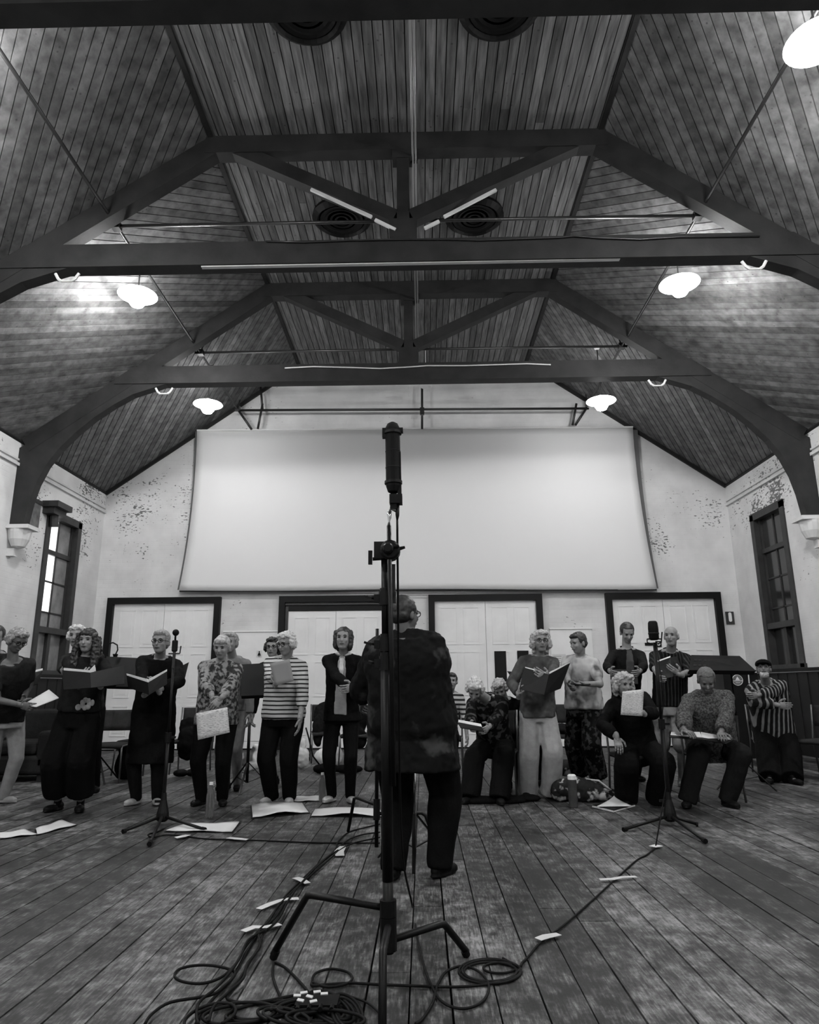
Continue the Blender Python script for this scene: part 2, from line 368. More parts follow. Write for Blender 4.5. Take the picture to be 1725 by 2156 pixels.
# ---------------------------------------------------------------- trusses
def truss(Y, label):
    r = thing('roof_truss', label, 'roof truss', (XC, Y, 5.98), 'roof trusses across the hall')
    th = 0.20
    b = MB(); hx = (6.15-EAVE)/SL + 0.0
    b.box((XC, Y, 6.13), (XR-XL-2*hx+0.25, th, 0.30)); b.build('tie_beam', M_BEAM, r)
    b = MB(); b.box((XC, Y, 7.67), (2*CREASE+0.10, th-0.015, 0.24)); b.build('collar_beam', M_BEAM, r)
    b = MB(); b.box((XC-0.03, Y, 6.95), (0.15, 0.15, 1.35)); b.box((XC-0.03, Y, 6.42), (0.33, th, 0.28)); b.box((XC-0.03, Y, 7.5), (0.26, th-.02, 0.14)); b.build('king_post', M_BEAM, r)
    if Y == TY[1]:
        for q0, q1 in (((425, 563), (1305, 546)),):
            b = MB(); b.bar(at(*q0, 7.36), at(*q1, 7.36), .05, .018); b.build('trunking_and_lit_edge', M_PLASTER, r)
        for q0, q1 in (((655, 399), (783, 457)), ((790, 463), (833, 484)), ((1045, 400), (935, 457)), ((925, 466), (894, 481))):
            b = MB(); b.bar(at(*q0, 7.31), at(*q1, 7.31), .03, .035); b.build('trunking_and_lit_edge', M_PLASTER, r)  # pale bars standing in for lamplight on the strut undersides
    for sg in (-1, 1):
        ex = XL if sg < 0 else XR
        b = MB(); b.bar((XC-0.03+sg*0.1, Y, 6.62), (XC+sg*(CREASE-0.22), Y, 7.68), 0.15, 0.17, up=(0, 0, 1)); b.build('strut', M_BEAM, r)
        # rafter under the slope, from the eaves to the fold
        U = V((XC+sg*CREASE-ex, 0, FLATZ-EAVE)).normalized(); Nn = U.cross(V((0,1,0))); Nn = Nn if Nn.z > 0 else -Nn
        a = V((ex, Y, EAVE)); e = V((XC+sg*CREASE, Y, FLATZ))
        b = MB(); b.bar(a+U*0.02-Nn*0.13, e+U*0.02-Nn*0.13, th-0.03, 0.25, up=Nn); b.build('rafter', M_BEAM, r)
        # curved brace from the tie beam down to the wall post: outer line on rafter, inner line an arc
        X = lambda d, z: V((ex - sg*d, Y-0.08, z))
        inner = [(2.30, 5.985), (2.05, 5.90), (1.75, 5.80), (1.45, 5.62), (1.15, 5.40), (0.88, 5.15), (0.64, 4.88), (0.46, 4.60), (0.34, 4.30), (0.27, 4.00), (0.22, 3.62)]
        outer = [(2.30, 6.16)] + [(d, min(6.16, EAVE+d*SL-0.16)) for d in (2.05, 1.75, 1.45, 1.15, 0.88, 0.64, 0.40, 0.20)] + [(0.0, 4.9), (0.0, 3.62)]
        m_ = MB(); n = len(inner)
        # quads between matching samples
        for (d0, z0), (d1, z1), (o0, q0), (o1, q1) in zip(inner, inner[1:], outer, outer[1:]):
            m_.prism([X(d0, z0), X(d1, z1), X(o1, q1), X(o0, q0)], (0, 0.16, 0))
        m_.build('curved_brace', M_BEAM, r)
        # moulded stone corbel
        c = MB(); cx = ex - sg*0.17
        c.box((cx, Y, 3.59), (0.36, 0.34, 0.06)); c.lathe([(0.02, -0.30), (0.10, -0.27), (0.15, -0.16), (0.17, -0.04), (0.17, 0.0)], (ex-sg*0.14, Y, 3.56), n=16)
        c.box((ex-sg*0.05, Y, 3.20), (0.12, 0.12, 0.12)); c.build('corbel', M_PLASTER, r, smooth=False)
    return r
truss(TY[0], 'dark timber roof truss nearest the camera, cut by the top edge')
tA = truss(TY[1], 'middle dark timber roof truss with king post and two raking struts')
tB = truss(TY[2], 'farthest dark timber roof truss, just in front of the white screen')

# clips and pale fittings under the ends of the tie beams, loose cable along their tops
for (x, y, Y), who in (((140, 592, 7.28), 'left end of the middle truss'), ((1590, 566, 7.28), 'right end of the middle truss'), ((345, 829, 10.56), 'left end of the farthest truss'), ((1385, 812, 10.56), 'right end of the farthest truss')):
    p = at(x, y, Y); b = MB()
    for dx in (-0.10, 0.10):
        b.tube([p+V((dx*1.4, 0, 0.10)), p+V((dx, 0, 0.03)), p+V((dx*0.6, 0, 0.0))], 0.018, 6)
    b.tube([p+V((-0.07, 0, 0.0)), p+V((0.07, 0, 0.0))], 0.012, 6)
    tag(b.build('beam_hook', M_PLASTER), 'small white double hook under the '+who, 'hook', 'white hooks under the trusses')
def cable_line(pts, Y, r, name, label, m_, n=6):
    P = [at(x, y, Y) for x, y in pts]; b = MB(); b.tube(P, r, n); return tag(b.build(name, m_, smooth=True), label, 'cable')
cable_line([(560, 508), (640, 510), (740, 506), (850, 504), (950, 504), (1010, 506), (1180, 500), (1210, 497), (1260, 501), (1350, 504), (1430, 499), (1600, 497)], 7.29, 0.010, 'cable', 'thin pale cable lying along the top of the middle tie beam', M_PIPE)
cable_line([(600, 775), (660, 772), (740, 774), (800, 776), (860, 773), (900, 770), (980, 770), (1110, 766), (1160, 768)], 10.58, 0.012, 'cable', 'pale cable sagging along the top of the farthest tie beam', M_PLASTER)

# ---------------------------------------------------------------- pipes under the roof
PX = (-3.75, 3.45); PZ = 6.72
for X, who in ((PX[0], 'left'), (PX[1], 'right')):
    r = thing('ceiling_pipe', 'long thin steel pipe running down the hall under the %s slope' % who, 'pipe', (X, 8, PZ))
    b = MB(); b.tube([(X, 1.0, PZ), (X, 7.6, PZ), (X, 13.79, PZ-0.02)], 0.020, 8); b.build('tube', M_PIPE, r, smooth=True)
    for Y in (7.58, 11.0, 13.5):
        b = MB(); b.box((X, Y, PZ), (0.10, 0.10, 0.09)); b.tube([(X, Y, PZ), (X, Y+0.12, PZ+0.25)], 0.012, 6); b.build('clamp', M_PIPE, r)
r = thing('ceiling_pipe', 'pair of conduits running down the middle of the hall beside the king posts', 'pipe', (-0.02, 8, 7.45))
for dx in (-0.018, 0.018):
    b = MB(); b.tube([(-0.03+dx, 1.0, 7.44), (-0.03+dx, 13.7, 7.44)], 0.014, 8); b.build('conduit', mat('galvanised_conduit', .30, .35, metal=.5), r, smooth=True)
for Y in TY:
    b = MB(); b.box((-0.03, Y, 7.48), (0.09, 0.05, 0.10)); b.build('clamp', M_PIPE, r)
for Y, who in ((7.58, 'behind the middle truss'), (11.0, 'behind the farthest truss')):
    b = MB(); b.tube([(PX[0]-.1, Y, PZ), (PX[1]+.1, Y, PZ)], 0.022, 8); tag(b.build('cross_pipe', M_PIPE, smooth=True), 'horizontal steel pipe crossing the roof '+who, 'pipe')
# the bar the screen hangs from
r = thing('screen_bar', 'dark steel bar with drop brackets above the top edge of the screen', 'pipe', (XC, 13.5, 6.7))
Ys = 13.55
b = MB(); b.tube([at(495, 864, Ys), at(1240, 860, Ys)], 0.026, 8); b.build('tube', M_PIPE, r, smooth=True)
for pts in ([(501, 862), (530, 904)], [(553, 850), (543, 903)], [(549, 815), (553, 862)], [(889, 806), (889, 903)], [(1214, 850), (1206, 895)], [(1236, 858), (1212, 895)]):
    b = MB(); b.tube([at(x, y, Ys) for x, y in pts], 0.024, 8); b.build('hanger', M_PIPE, r, smooth=True)
p = at(889, 866, Ys); b = MB(); b.box(p, (0.09, 0.09, 0.14)); b.build('clamp', M_PIPE, r)
p = at(897, 815, 12.9); b = MB(); b.lathe([(0.10, 0), (0.125, 0.015), (0.125, 0.04), (0.06, 0.055)], p, n=20); b.tube([p+V((0, 0, 0.05)), V((p.x, p.y, FLATZ+0.01))], 0.008, 6)
tag(b.build('smoke_detector', M_WHITE), 'small round white smoke detector in front of the screen bar', 'detector')

# ---------------------------------------------------------------- round ceiling ventilators
for (x, y), who in (((-1.10, 8.90), 'left one behind the middle truss'), ((0.83, 8.92), 'right one behind the middle truss'), ((-1.10, 5.62), 'left one near the top edge of the photo'), ((0.85, 5.62), 'right one near the top edge of the photo')):
    r = thing('ceiling_vent', 'round dark ceiling ventilator, the '+who, 'ventilator', (x, y, FLATZ), 'round ceiling ventilators')
    b = MB(); b.lathe([(0.42, 0.0), (0.43, -0.05), (0.36, -0.11), (0.33, -0.07), (0.33, 0.0)], (x, y, FLATZ), n=32); b.build('rim', M_BLACKP, r, smooth=False)
    b = MB(); b.lathe([(0.34, -0.02), (0.34, -0.03)], (x, y, FLATZ), n=32); b.build('backing', M_UNDER, r)
    for q in (0.07, 0.14, 0.21, 0.28):
        b = MB(); b.lathe([(q, -0.075), (q+0.035, -0.085), (q+0.035, -0.08), (q, -0.07)], (x, y, FLATZ), n=24); b.build('louvre_ring', M_BLACKP, r)

# ---------------------------------------------------------------- pendant lamps
M_SHADE = mat('opal_glass_shade', 0.8, 0.3, emit=LAMP_W*0.07); M_GLOBE = mat('lit_globe', 0.9, 0.5, emit=LAMP_W); M_GLOBE2 = mat('lit_globe_dimmer', 0.9, 0.5, emit=LAMP_W*0.20); M_SHADE2 = mat('opal_shade_dimmer', 0.8, 0.3, emit=LAMP_W*0.03)
def pendant(loc, label, glow=None):
    x, y, z = loc
    r = thing('pendant_lamp', label, 'lamp', loc, 'pendant lamps under the roof slopes')
    b = MB(); b.lathe([(0.05, 0.10), (0.07, 0.07), (0.16, 0.045), (0.255, 0.01), (0.262, 0.0), (0.25, 0.005), (0.15, 0.035), (0.06, 0.055)], loc, n=28); b.build('shade', M_SHADE2 if glow else M_SHADE, r, smooth=True)
    b = MB(); b.lathe([(0.02, -0.17), (0.08, -0.155), (0.115, -0.10), (0.12, -0.05), (0.10, 0.0), (0.06, 0.03)], loc, n=24); b.build('globe', glow or M_GLOBE, r, smooth=True)
    zt = EAVE + (XR-XC-abs(x-XC))*SL
    b = MB(); b.tube([(x, y, z+0.09), (x, y, zt+0.02)], 0.010, 6); b.build('stem', M_PIPE, r)
    b = MB(); b.lathe([(0.055, 0), (0.05, -0.03), (0.02, -0.05)], (x, y, zt), n=12); b.build('ceiling_rose', M_WHITE, r)
    return r
pendant(tuple(at(290, 622, 8.62)), 'glowing pendant lamp on the left between the two farther trusses')
pendant(tuple(at(1431, 598, 8.42)), 'glowing pendant lamp on the right between the two farther trusses')
pendant(tuple(at(438, 852, 11.9)), 'small glowing pendant lamp above the left corner of the screen', M_GLOBE2)
pendant(tuple(at(1266, 845, 11.8)), 'small glowing pendant lamp above the right corner of the screen', M_GLOBE2)
pendant(tuple(at(1722, 88, 4.85)), 'large glowing pendant lamp cut by the right edge at top')
pendant((-3.9, 4.85, 6.35), 'pendant lamp outside the frame on the left, opposite the one cut by the edge')
for y_, w_ in ((1.0, 'over the camera'), (-2.9, 'behind the camera')):
    for x_, s_ in ((-3.85, 'left'), (3.4, 'right')): pendant((x_, y_, 5.4), 'pendant lamp outside the frame, %s, on the %s' % (w_, s_))  # unseen lamps, hung low so their light clears the tie beams

# ---------------------------------------------------------------- windows
def window(n, X, sx, panes_lit):
    r = bpy.data.objects.new('window_%d' % n, None); COL.objects.link(r); r.location = (X, (WY0+WY1)/2, WZ0); r['_w'] = tuple(r.location); tag(r, 'tall dark timber sash window in the %s wall' % ('left' if n == 1 else 'right'), kind='structure')
    d = -sx   # outwards
    F = lambda y0, y1, z0, z1, x0, x1: MB().box((X+d*(x0+x1)/2, (y0+y1)/2, (z0+z1)/2), (abs(x1-x0), y1-y0, z1-z0))
    w_ = 0.11
    for (y0, y1, z0, z1) in ((WY0-.02, WY0+w_, WZ0, WZ1), (WY1-w_, WY1+.02, WZ0, WZ1), (WY0-.02, WY1+.02, WZ1-w_, WZ1+.02), (WY0-.05, WY1+.05, WZ0-.02, WZ0+.06)):
        F(y0, y1, z0, z1, -0.03, 0.22).build('frame', M_FRAME, r)
    F(WY0+w_, WY1-w_, 2.06, 2.16, -0.02, 0.16).build('transom', M_FRAME, r)
    F(WY0+w_, WY1-w_, 3.42, 3.50, 0.05, 0.14).build('meeting_rail', M_FRAME, r)
    ym = (WY0+WY1)/2
    for yy in (ym,): F(yy-.018, yy+.018, 2.16, WZ1-w_, 0.08, 0.12).build('glazing_bar', M_FRAME, r)
    F(ym-.05, ym+.05, WZ0+.06, 2.06, 0.04, 0.12).build('glazing_bar', M_FRAME, r)
    for zz in (2.42, 2.95): F(WY0+w_, WY1-w_, zz-.014, zz+.014, 0.08, 0.12).build('glazing_bar', M_FRAME, r)
    for yy in (WY0+w_+.02, WY1-w_-.02): F(yy-.03, yy+.03, 2.16, WZ1-w_, 0.06, 0.13).build('stile', M_FRAME, r)
    zs = [WZ0+.06, 2.06, 2.16, 2.406, 2.434, 2.936, 2.964, 3.42, 3.50, WZ1-w_]
    for zi in range(0, len(zs), 2):
        for ji, (ya, yb) in enumerate(((WY0+w_, ym), (ym, WY1-w_))):
            F(ya, yb, zs[zi], zs[zi+1], 0.097, 0.103).build('pane', panes_lit[(zi//2*2+ji) % len(panes_lit)], r)
    # reveal outside: closed box so that no sky shows
    F(WY0-.02, WY1+.02, WZ0-.02, WZ1+.02, 0.235, 0.26).build('outer_board', M_GLASS if n == 1 else M_GLASSD, r)
    return r
M_LITP = mat('bright_blind_behind_glass', 0.9, 0.4, emit=0.55)
M_GREYP = mat('grey_curtained_pane', 0.22, 0.25, vary=0.3, scale=5)
window(1, XL, 1, [M_GREYP, M_GREYP, M_GREYP, M_GREYP, M_LITP, M_GREYP, M_LITP, M_GREYP, M_LITP, M_GREYP])
window(2, XR, -1, [M_GLASSD]*10)
# pelmet box and stained plaque on the left wall over the window
p = atX(95, 1068, XL)
b = MB(); b.box((XL+0.14, 11.72, 4.20), (0.28, 0.5, 0.10)); b.box((XL+0.10, 11.72, 4.10), (0.20, 0.42, 0.12)); b.tube([(XL+0.1, 11.72, 4.05), (XL+0.1, 11.76, 3.85)], 0.07, 8)
tag(b.build('wall_bracket', M_FRAME), 'dark moulded timber bracket over the near corner of the left window', 'bracket')
b = MB(); b.box((XL+0.015, 11.20, 3.94), (0.03, 0.40, 0.44)); q = b.build('wall_plaque', mat('stained_plaque', 0.10, 0.6, vary=0.5, scale=9)); tag(q, 'square mottled grey plaque on the left wall beside the window', 'plaque')
b = MB(); b.box((XL+0.02, 11.2, 4.18), (0.04, 0.46, 0.07)); b.build('top_strip', M_FRAME, q)

# ---------------------------------------------------------------- screen
def screen():
    r = thing('projection_screen', 'huge white cloth screen hanging across the end wall', 'screen', tuple(at(880, 1241, 13.6)))
    rows, cols = 26, 60; G = []
    for i in range(rows):
        t = i/(rows-1)
        # edges bow as in the photo: nearly plumb at first, then flaring to the foot
        xl = 415 - 10*t - 28*t**2.2; xr = 1333 + 20*t + 31*t**1.8
        yl = 907 + 336*t; yr = 900 + 340*t; row = []
        for j in range(cols):
            s_ = j/(cols-1); px = xl+(xr-xl)*s_; py = yl+(yr-yl)*s_ + 1.5*math.sin(s_*9)*t
            d = 13.60 + 0.010*math.sin(s_*14+2*t) + 0.02*math.sin(math.pi*s_)*t
            # soft folds drawn in towards the lower corners
            for c_, wdt in ((0.955, .012), (0.925, .010), (0.055, .012)):
                cc = c_ + (0.03 if c_ > .5 else -.03)*(t-0.5); d -= 0.03*t*math.exp(-((s_-cc)/wdt)**2)
            row.append(at(px, py, d))
        G.append(row)
    b = MB(); b.sheet(G); o = b.build('cloth', M_CLOTHW, r, smooth=True)
    sm = o.modifiers.new('thick', 'SOLIDIFY'); sm.thickness = 0.006; sm.offset = 1
    b = MB(); b.tube([at(415, 906, 13.6), at(1333, 899, 13.6)], 0.018, 8); b.build('top_batten', M_WHITE, r)
    b = MB(); G = []
    for i in range(14):
        t = i/13; x0 = 1333 + 22*t + 28*t**1.8; wd = 8*(1-t*0.75); G.append([at(x0-1, 905+334*t, 13.64), at(x0+wd+2, 905+334*t, 13.64)])
    b.sheet(G); b.build('side_strip', mat('grey_side_strip', 0.09, 0.7), r)  # narrow grey strip down the side of the cloth
    b = MB(); G = [[at(413-10*t-28*t**2.2-1.5, 908+334*t, 13.62), at(413-10*t-28*t**2.2+2, 908+334*t, 13.62)] for t in [i/10 for i in range(11)]]
    b.sheet(G); b.build('side_strip', MATS['grey_side_strip'], r)
    b = MB(); b.bar(at(378, 1245, 13.62), at(1383, 1242, 13.62), 0.02, 0.02); b.build('hem_batten', M_BLACKP, r)
screen()

# ---------------------------------------------------------------- doors
def door(n, x0, x1, deep=False, plates=()):
    H = 2.86; fwid = 0.12
    r = bpy.data.objects.new('door_%d' % n, None); COL.objects.link(r); r.location = ((x0+x1)/2, YB, 0); r['_w'] = tuple(r.location); tag(r, kind='structure')
    yf = YB-0.05
    for (a, c, z0, z1) in ((x0, x0+fwid, 0, H), (x1-fwid, x1, 0, H), (x0+fwid, x1-fwid, H-fwid, H)):
        MB().box(((a+c)/2, yf+0.0, (z0+z1)/2), (c-a, 0.12, z1-z0)).build('architrave', M_BLACKP, r)
    top = H-fwid
    if deep:
        MB().box(((x0+x1)/2, YB-0.01, H-0.21), (x1-x0-2*fwid, 0.06, 0.16)).build('head_rail', M_BLACKP, r)
        MB().box(((x0+x1)/2, YB-0.06, H-0.16), (x1-x0-2*fwid, 0.03, 0.03)).build('moulding', M_FRAME, r)
        for sx in (0, 1): MB().box((x0+fwid+0.03 if sx == 0 else x1-fwid-0.03, YB-0.02, (H-.2)/2), (0.06, 0.06, H-.2)).build('inner_jamb', M_FRAME, r)
        top = H-0.29
    a0, a1 = x0+fwid+(0.06 if deep else 0), x1-fwid-(0.06 if deep else 0); mid = (a0+a1)/2
    for la, lb in ((a0, mid-0.004), (mid+0.004, a1)):
        lf = MB(); lf.box(((la+lb)/2, YB-0.012, top/2), (lb-la, 0.024, top)); L_ = lf.build('door_leaf', M_WHITE, r)
        lw = lb-la; st = 0.12; pw = (lw-3*st)/2
        for ci in range(2):
            px0 = la+st+ci*(pw+st)
            for z0, z1 in ((top-0.22-0.62, top-0.12), (0.95, top-0.22-0.75), (0.25, 0.80)):
                # raised moulding round each sunk panel
                b = MB(); t = 0.018
                for (q0, q1, s0, s1) in ((px0, px0+pw, z1-t, z1), (px0, px0+pw, z0, z0+t), (px0, px0+t, z0+t, z1-t), (px0+pw-t, px0+pw, z0+t, z1-t)):
                    b.box(((q0+q1)/2, YB-0.028, (s0+s1)/2), (q1-q0, 0.012, s1-s0))
                b.box((px0+pw/2, YB-0.026, (z0+z1)/2), (pw-.12, 0.008, z1-z0-.12))
                b.build('panel_moulding', M_WHITE, L_)
        b = MB(); hx = lb-0.05 if lb < mid+.1 else la+0.05; b.lathe([(0.012, 0), (0.02, 0.03), (0.028, 0.05), (0.015, 0.07)], (hx, YB-0.024, 1.0), axis=(0, -1, 0), n=12); b.build('door_knob', M_CHROME, L_, smooth=True)
    for (px0, py0, px1, py1) in plates:
        a, c = at(px0, py0, YB-0.03), at(px1, py1, YB-0.03)
        MB().box(((a.x+c.x)/2, YB-0.032, (a.z+c.z)/2), (c.x-a.x, 0.01, a.z-c.z)).build('vision_panel', M_BLACKP, r)
    return r
door(1, -6.17, -3.94); door(2, -2.79, -0.56, deep=True)
door(3, 0.13, 2.34, plates=((1041, 1371, 1068, 1436), (1089, 1370, 1116, 1436)))
door(4, 3.57, 5.79)
# notice boards painted in with the wall between the doors
for (xa, ya, xb, yb), who in (((472, 1331, 586, 1560), 'between the two left doors'), ((1158, 1325, 1262, 1560), 'between the two right doors')):
    a, c = at(xa, ya, YB-0.02), at(xb, yb, YB-0.02)
    r = thing('wall_panel', 'plain white painted panel on the end wall '+who, 'panel', ((a.x+c.x)/2, YB-0.02, c.z))
    MB().box(((a.x+c.x)/2, YB-0.010, (a.z+c.z)/2), (c.x-a.x, 0.02, a.z-c.z)).build('board', M_WHITE, r)
    MB().box(((a.x+c.x)/2, YB-0.02, a.z+0.01), (c.x-a.x+.03, 0.045, 0.025)).build('top_ledge', M_WHITE, r)
# toilet pictogram (a plain standing figure)
p = at(546, 1377, YB-0.024)
r = thing('pictogram_sign', 'tiny dark pictogram of a standing figure on the white wall panel', 'sign', tuple(p))
b = MB(); b.box(p+V((0, 0.002, 0)), (0.11, 0.004, 0.13)); b.build('plate', M_PAPER, r)
b = MB(); b.ell(p+V((0, -0.002, 0.042)), (0.013, 0.003, 0.014)); b.prism([p+V((-.012, -.001, .027)), p+V((.012, -.001, .027)), p+V((.034, -.001, -.03)), p+V((-.034, -.001, -.03))], (0, -0.003, 0)); b.box(p+V((-.012, -.002, -.042)), (.009, .003, .026)); b.box(p+V((.012, -.002, -.042)), (.009, .003, .026)); b.build('figure', M_BLACKP, r)
# small notice with a few lines of print, right of the third door
p = at(1178, 1392, YB-0.024)
r = thing('paper_notice', 'small white paper notice with faint lines of print near the third door', 'notice', tuple(p))
MB().box(p, (0.26, 0.004, 0.26)).build('sheet', M_PAPER, r)
for j in range(5): MB().box(p+V((-0.03+0.01*(j % 2), -0.003, 0.09-j*0.04)), (0.15-(j % 3)*0.03, 0.002, 0.010)).build('print_line', mat('grey_ink', 0.25, 0.8), r)
# dark framed switch plate near the right corner
a = at(1537.5, 1301, YB-0.02)
r = thing('wall_sign', 'small dark framed plate with a white middle by the right corner of the end wall', 'sign', tuple(a))
MB().box(a, (0.155, 0.02, 0.24)).build('plate', M_FRAME, r); b = MB(); b.lathe([(0.045, 0), (0.045, 0.006)], (0, 0, 0), axis=(0, -1, 0), n=20)
b = MB(); b.box(a+V((0, -0.013, 0.015)), (0.06, 0.008, 0.12)); b.tube([a+V((0, -0.010, .075)), a+V((0, -0.017, .075))], 0.03, 16); b.tube([a+V((0, -0.010, -.045)), a+V((0, -0.017, -.045))], 0.03, 16); b.build('white_centre', M_WHITE, r)
# small black box notices on the fourth door
p = at(1376, 1356, YB-0.04)
r = thing('door_sign', 'small dark strip with a round white symbol on the right-hand door', 'sign', tuple(p))
MB().box(p+V((-.06, 0, 0)), (0.20, 0.01, 0.05)).build('strip', M_BLACKP, r)
MB().box(p+V((.10, 0, 0)), (0.11, 0.01, 0.11)).build('plate', M_BLACKP, r)
b = MB(); b.tube([p+V((.10, -.004, 0)), p+V((.10, -.009, 0))], 0.032, 16); b.build('white_disc', M_WHITE, r)
b = MB(); b.tube([p+V((.10, -.008, 0)), p+V((.10, -.012, 0))], 0.014, 12); b.build('dark_dot', M_BLACKP, r)
# ================================================================ PEOPLE
def evald(mb, voxel, smooth_it=2):
    """union of all closed shapes in mb as one skin"""
    me = mb.mesh('tmp', [], False); o = bpy.data.objects.new('tmp', me); COL.objects.link(o)
    r = o.modifiers.new('r', 'REMESH'); r.mode = 'VOXEL'; r.voxel_size = voxel
    if smooth_it:
        s = o.modifiers.new('s', 'SMOOTH'); s.iterations = smooth_it; s.factor = 0.5
    dg = bpy.context.evaluated_depsgraph_get(); ev = o.evaluated_get(dg)
    out = bpy.data.meshes.new_from_object(ev); bpy.data.objects.remove(o); bpy.data.meshes.remove(me)
    return out
def arr(me):
    a = np.empty(len(me.vertices)*3, 'f'); me.vertices.foreach_get('co', a); return a.reshape(-1, 3)
def put(me, a): me.vertices.foreach_set('co', a.astype('f').ravel()); me.update()
def crumple(me, amp, scale, zst=1.0, seed=0.0):
    """cloth folds / hair locks: push vertices along their normals with noise"""
    a = arr(me); n = np.empty(len(a)*3, 'f'); me.vertices.foreach_get('normal', n); n = n.reshape(-1, 3)
    d = np.array([mnoise.noise((p[0]*scale+seed, p[1]*scale, p[2]*scale*zst)) + 0.5*mnoise.noise((p[0]*scale*2.3, p[1]*scale*2.3+seed, p[2]*scale*2.3*zst)) for p in a.tolist()])
    put(me, a + n*(d*amp)[:, None])
def own(me, name, mats, parent, smooth=True):
    me.name = name; me.materials.clear()
    for q in (mats if isinstance(mats, (list, tuple)) else [mats]): me.materials.append(q)
    if smooth: me.shade_smooth()
    wo = V(parent['_w']); me.transform(Matrix.Translation(-wo))
    o = bpy.data.objects.new(name, me); COL.objects.link(o); o.parent = parent; o['_w'] = tuple(wo); return o
def loft(mb, secs, x, n=20):
    """secs: (centre, half width, half depth, section normal) ; x: sideways direction"""
    vs = []
    for c, a, d, up in secs:
        up = V(up).normalized(); xx = (x - up*x.dot(up)).normalized(); yy = up.cross(xx)
        for j in range(n):
            t = 2*math.pi*j/n; ct, st = math.cos(t), math.sin(t)
            q = (abs(ct)**2.4+abs(st)**2.4)**(-1/2.4)
            vs.append(V(c) + xx*(a*ct*q) + yy*(d*st*q))
    k = len(secs); fs = [(i*n+j, i*n+(j+1) % n, (i+1)*n+(j+1) % n, (i+1)*n+j) for i in range(k-1) for j in range(n)]
    fs += [tuple(range(n-1, -1, -1)), tuple((k-1)*n+j for j in range(n))]; mb.add(vs, fs)
def ik(a, b, l1, l2, pole):
    d = b-a; L = max(min(d.length, (l1+l2)*0.995), abs(l1-l2)*1.05+1e-4); dn = d.normalized(); b = a+dn*L
    t = (l1*l1-l2*l2+L*L)/(2*L); hgt = math.sqrt(max(l1*l1-t*t, 1e-8)); p = pole-dn*pole.dot(dn)
    if p.length < 1e-4: p = V((0, 0, -1))
    return a+dn*t+p.normalized()*hgt, b

M_SKIN = mat('skin', 0.22, 0.55, vary=0.12, scale=25); M_SKIND = mat('skin_tanned', 0.10, 0.55, vary=0.12, scale=25)
M_EYE = mat('eye_dark', 0.018, 0.6, spec=0.2); M_BROW = mat('eyebrow', 0.05, 0.8, spec=0.1); M_LIP = mat('lip', 0.09, 0.5)
def cloth(name, v, vary=0.15, scale=14): return mat('cloth_'+name, v, 0.85, vary=vary, scale=scale, bump=0.15, bscale=60, spec=0.06)
def pattern(name, lo, hi, scale, lo_at=0.45, hi_at=0.55, kind='noise', detail=2):
    m = mat('cloth_'+name, lo, 0.85, spec=0.06); N, L, b = nodes_of(m)
    g = N.new('ShaderNodeTexCoord')
    if kind == 'noise':
        t = N.new('ShaderNodeTexNoise'); t.inputs['Scale'].default_value = scale; t.inputs['Detail'].default_value = detail; out = t.outputs[0]
    elif kind == 'flower':
        t = N.new('ShaderNodeTexVoronoi'); t.inputs['Scale'].default_value = scale; out = t.outputs['Distance']
    else:
        t = N.new('ShaderNodeTexWave'); t.wave_type = 'BANDS'; t.bands_direction = {'z': 'Z', 'x': 'X'}[kind[-1]]; t.inputs['Scale'].default_value = scale
        t.inputs['Distortion'].default_value = 1.2; t.inputs['Detail'].default_value = 1; t.inputs['Detail Scale'].default_value = 0.6; out = t.outputs['Fac']
    L.new(g.outputs['Object'], t.inputs['Vector'])
    r = ramp(N, [(0, lo), (lo_at, lo), (hi_at, hi), (1, hi)]); L.new(out, r.inputs[0]); L.new(r.outputs[0], b.inputs['Base Color'])
    return m

def hand(mb, wrist, d, n, L=0.17, curl=0.5, side=1, spread=0.0):
    """palm + four fingers + thumb. d: pointing direction, n: palm normal (fingers curl towards it), side: thumb side along d x n"""
    d = V(d).normalized(); n = V(n); n = (n-d*n.dot(d)).normalized(); s = d.cross(n)*side; k = L/0.17
    R = Matrix((s, d, n)).transposed()
    mb.ell(wrist+d*0.045*k, (0.038*k, 0.052*k, 0.016*k), R, 12, 8); mb.ell(wrist+d*0.07*k, (0.040*k, 0.030*k, 0.014*k), R, 12, 8)
    mb.cone(wrist-d*0.03*k, wrist+d*0.03*k, 0.026*k, 0.024*k, 10)
    for i, (off, ln) in enumerate(((0.031, 0.070), (0.011, 0.080), (-0.010, 0.075), (-0.030, 0.058))):
        ln *= k; a = wrist + d*(0.083-0.004*abs(i-1))*k + s*off*k
        dd = (d + s*(off*spread*8)).normalized(); p = a; ang = 0
        for q, fr in enumerate((0.42, 0.32, 0.26)):
            ang += curl*(0.55, 0.8, 0.6)[q]*(1+0.06*i); e = p + (dd*math.cos(ang)+n*math.sin(ang))*ln*fr
            mb.cone(p, e, 0.0088*k*(1-.08*q), 0.0080*k*(1-.08*q), 7); p = e
    a = wrist + d*0.022*k + s*0.030*k; t1 = a + (d*0.6+s*0.7+n*0.25).normalized()*0.042*k; t2 = t1 + (d*0.9+s*0.25+n*(0.2+curl*.4)).normalized()*0.034*k
    mb.cone(a, t1, 0.0125*k, 0.0105*k, 8); mb.cone(t1, t2, 0.0100*k, 0.0085*k, 8)

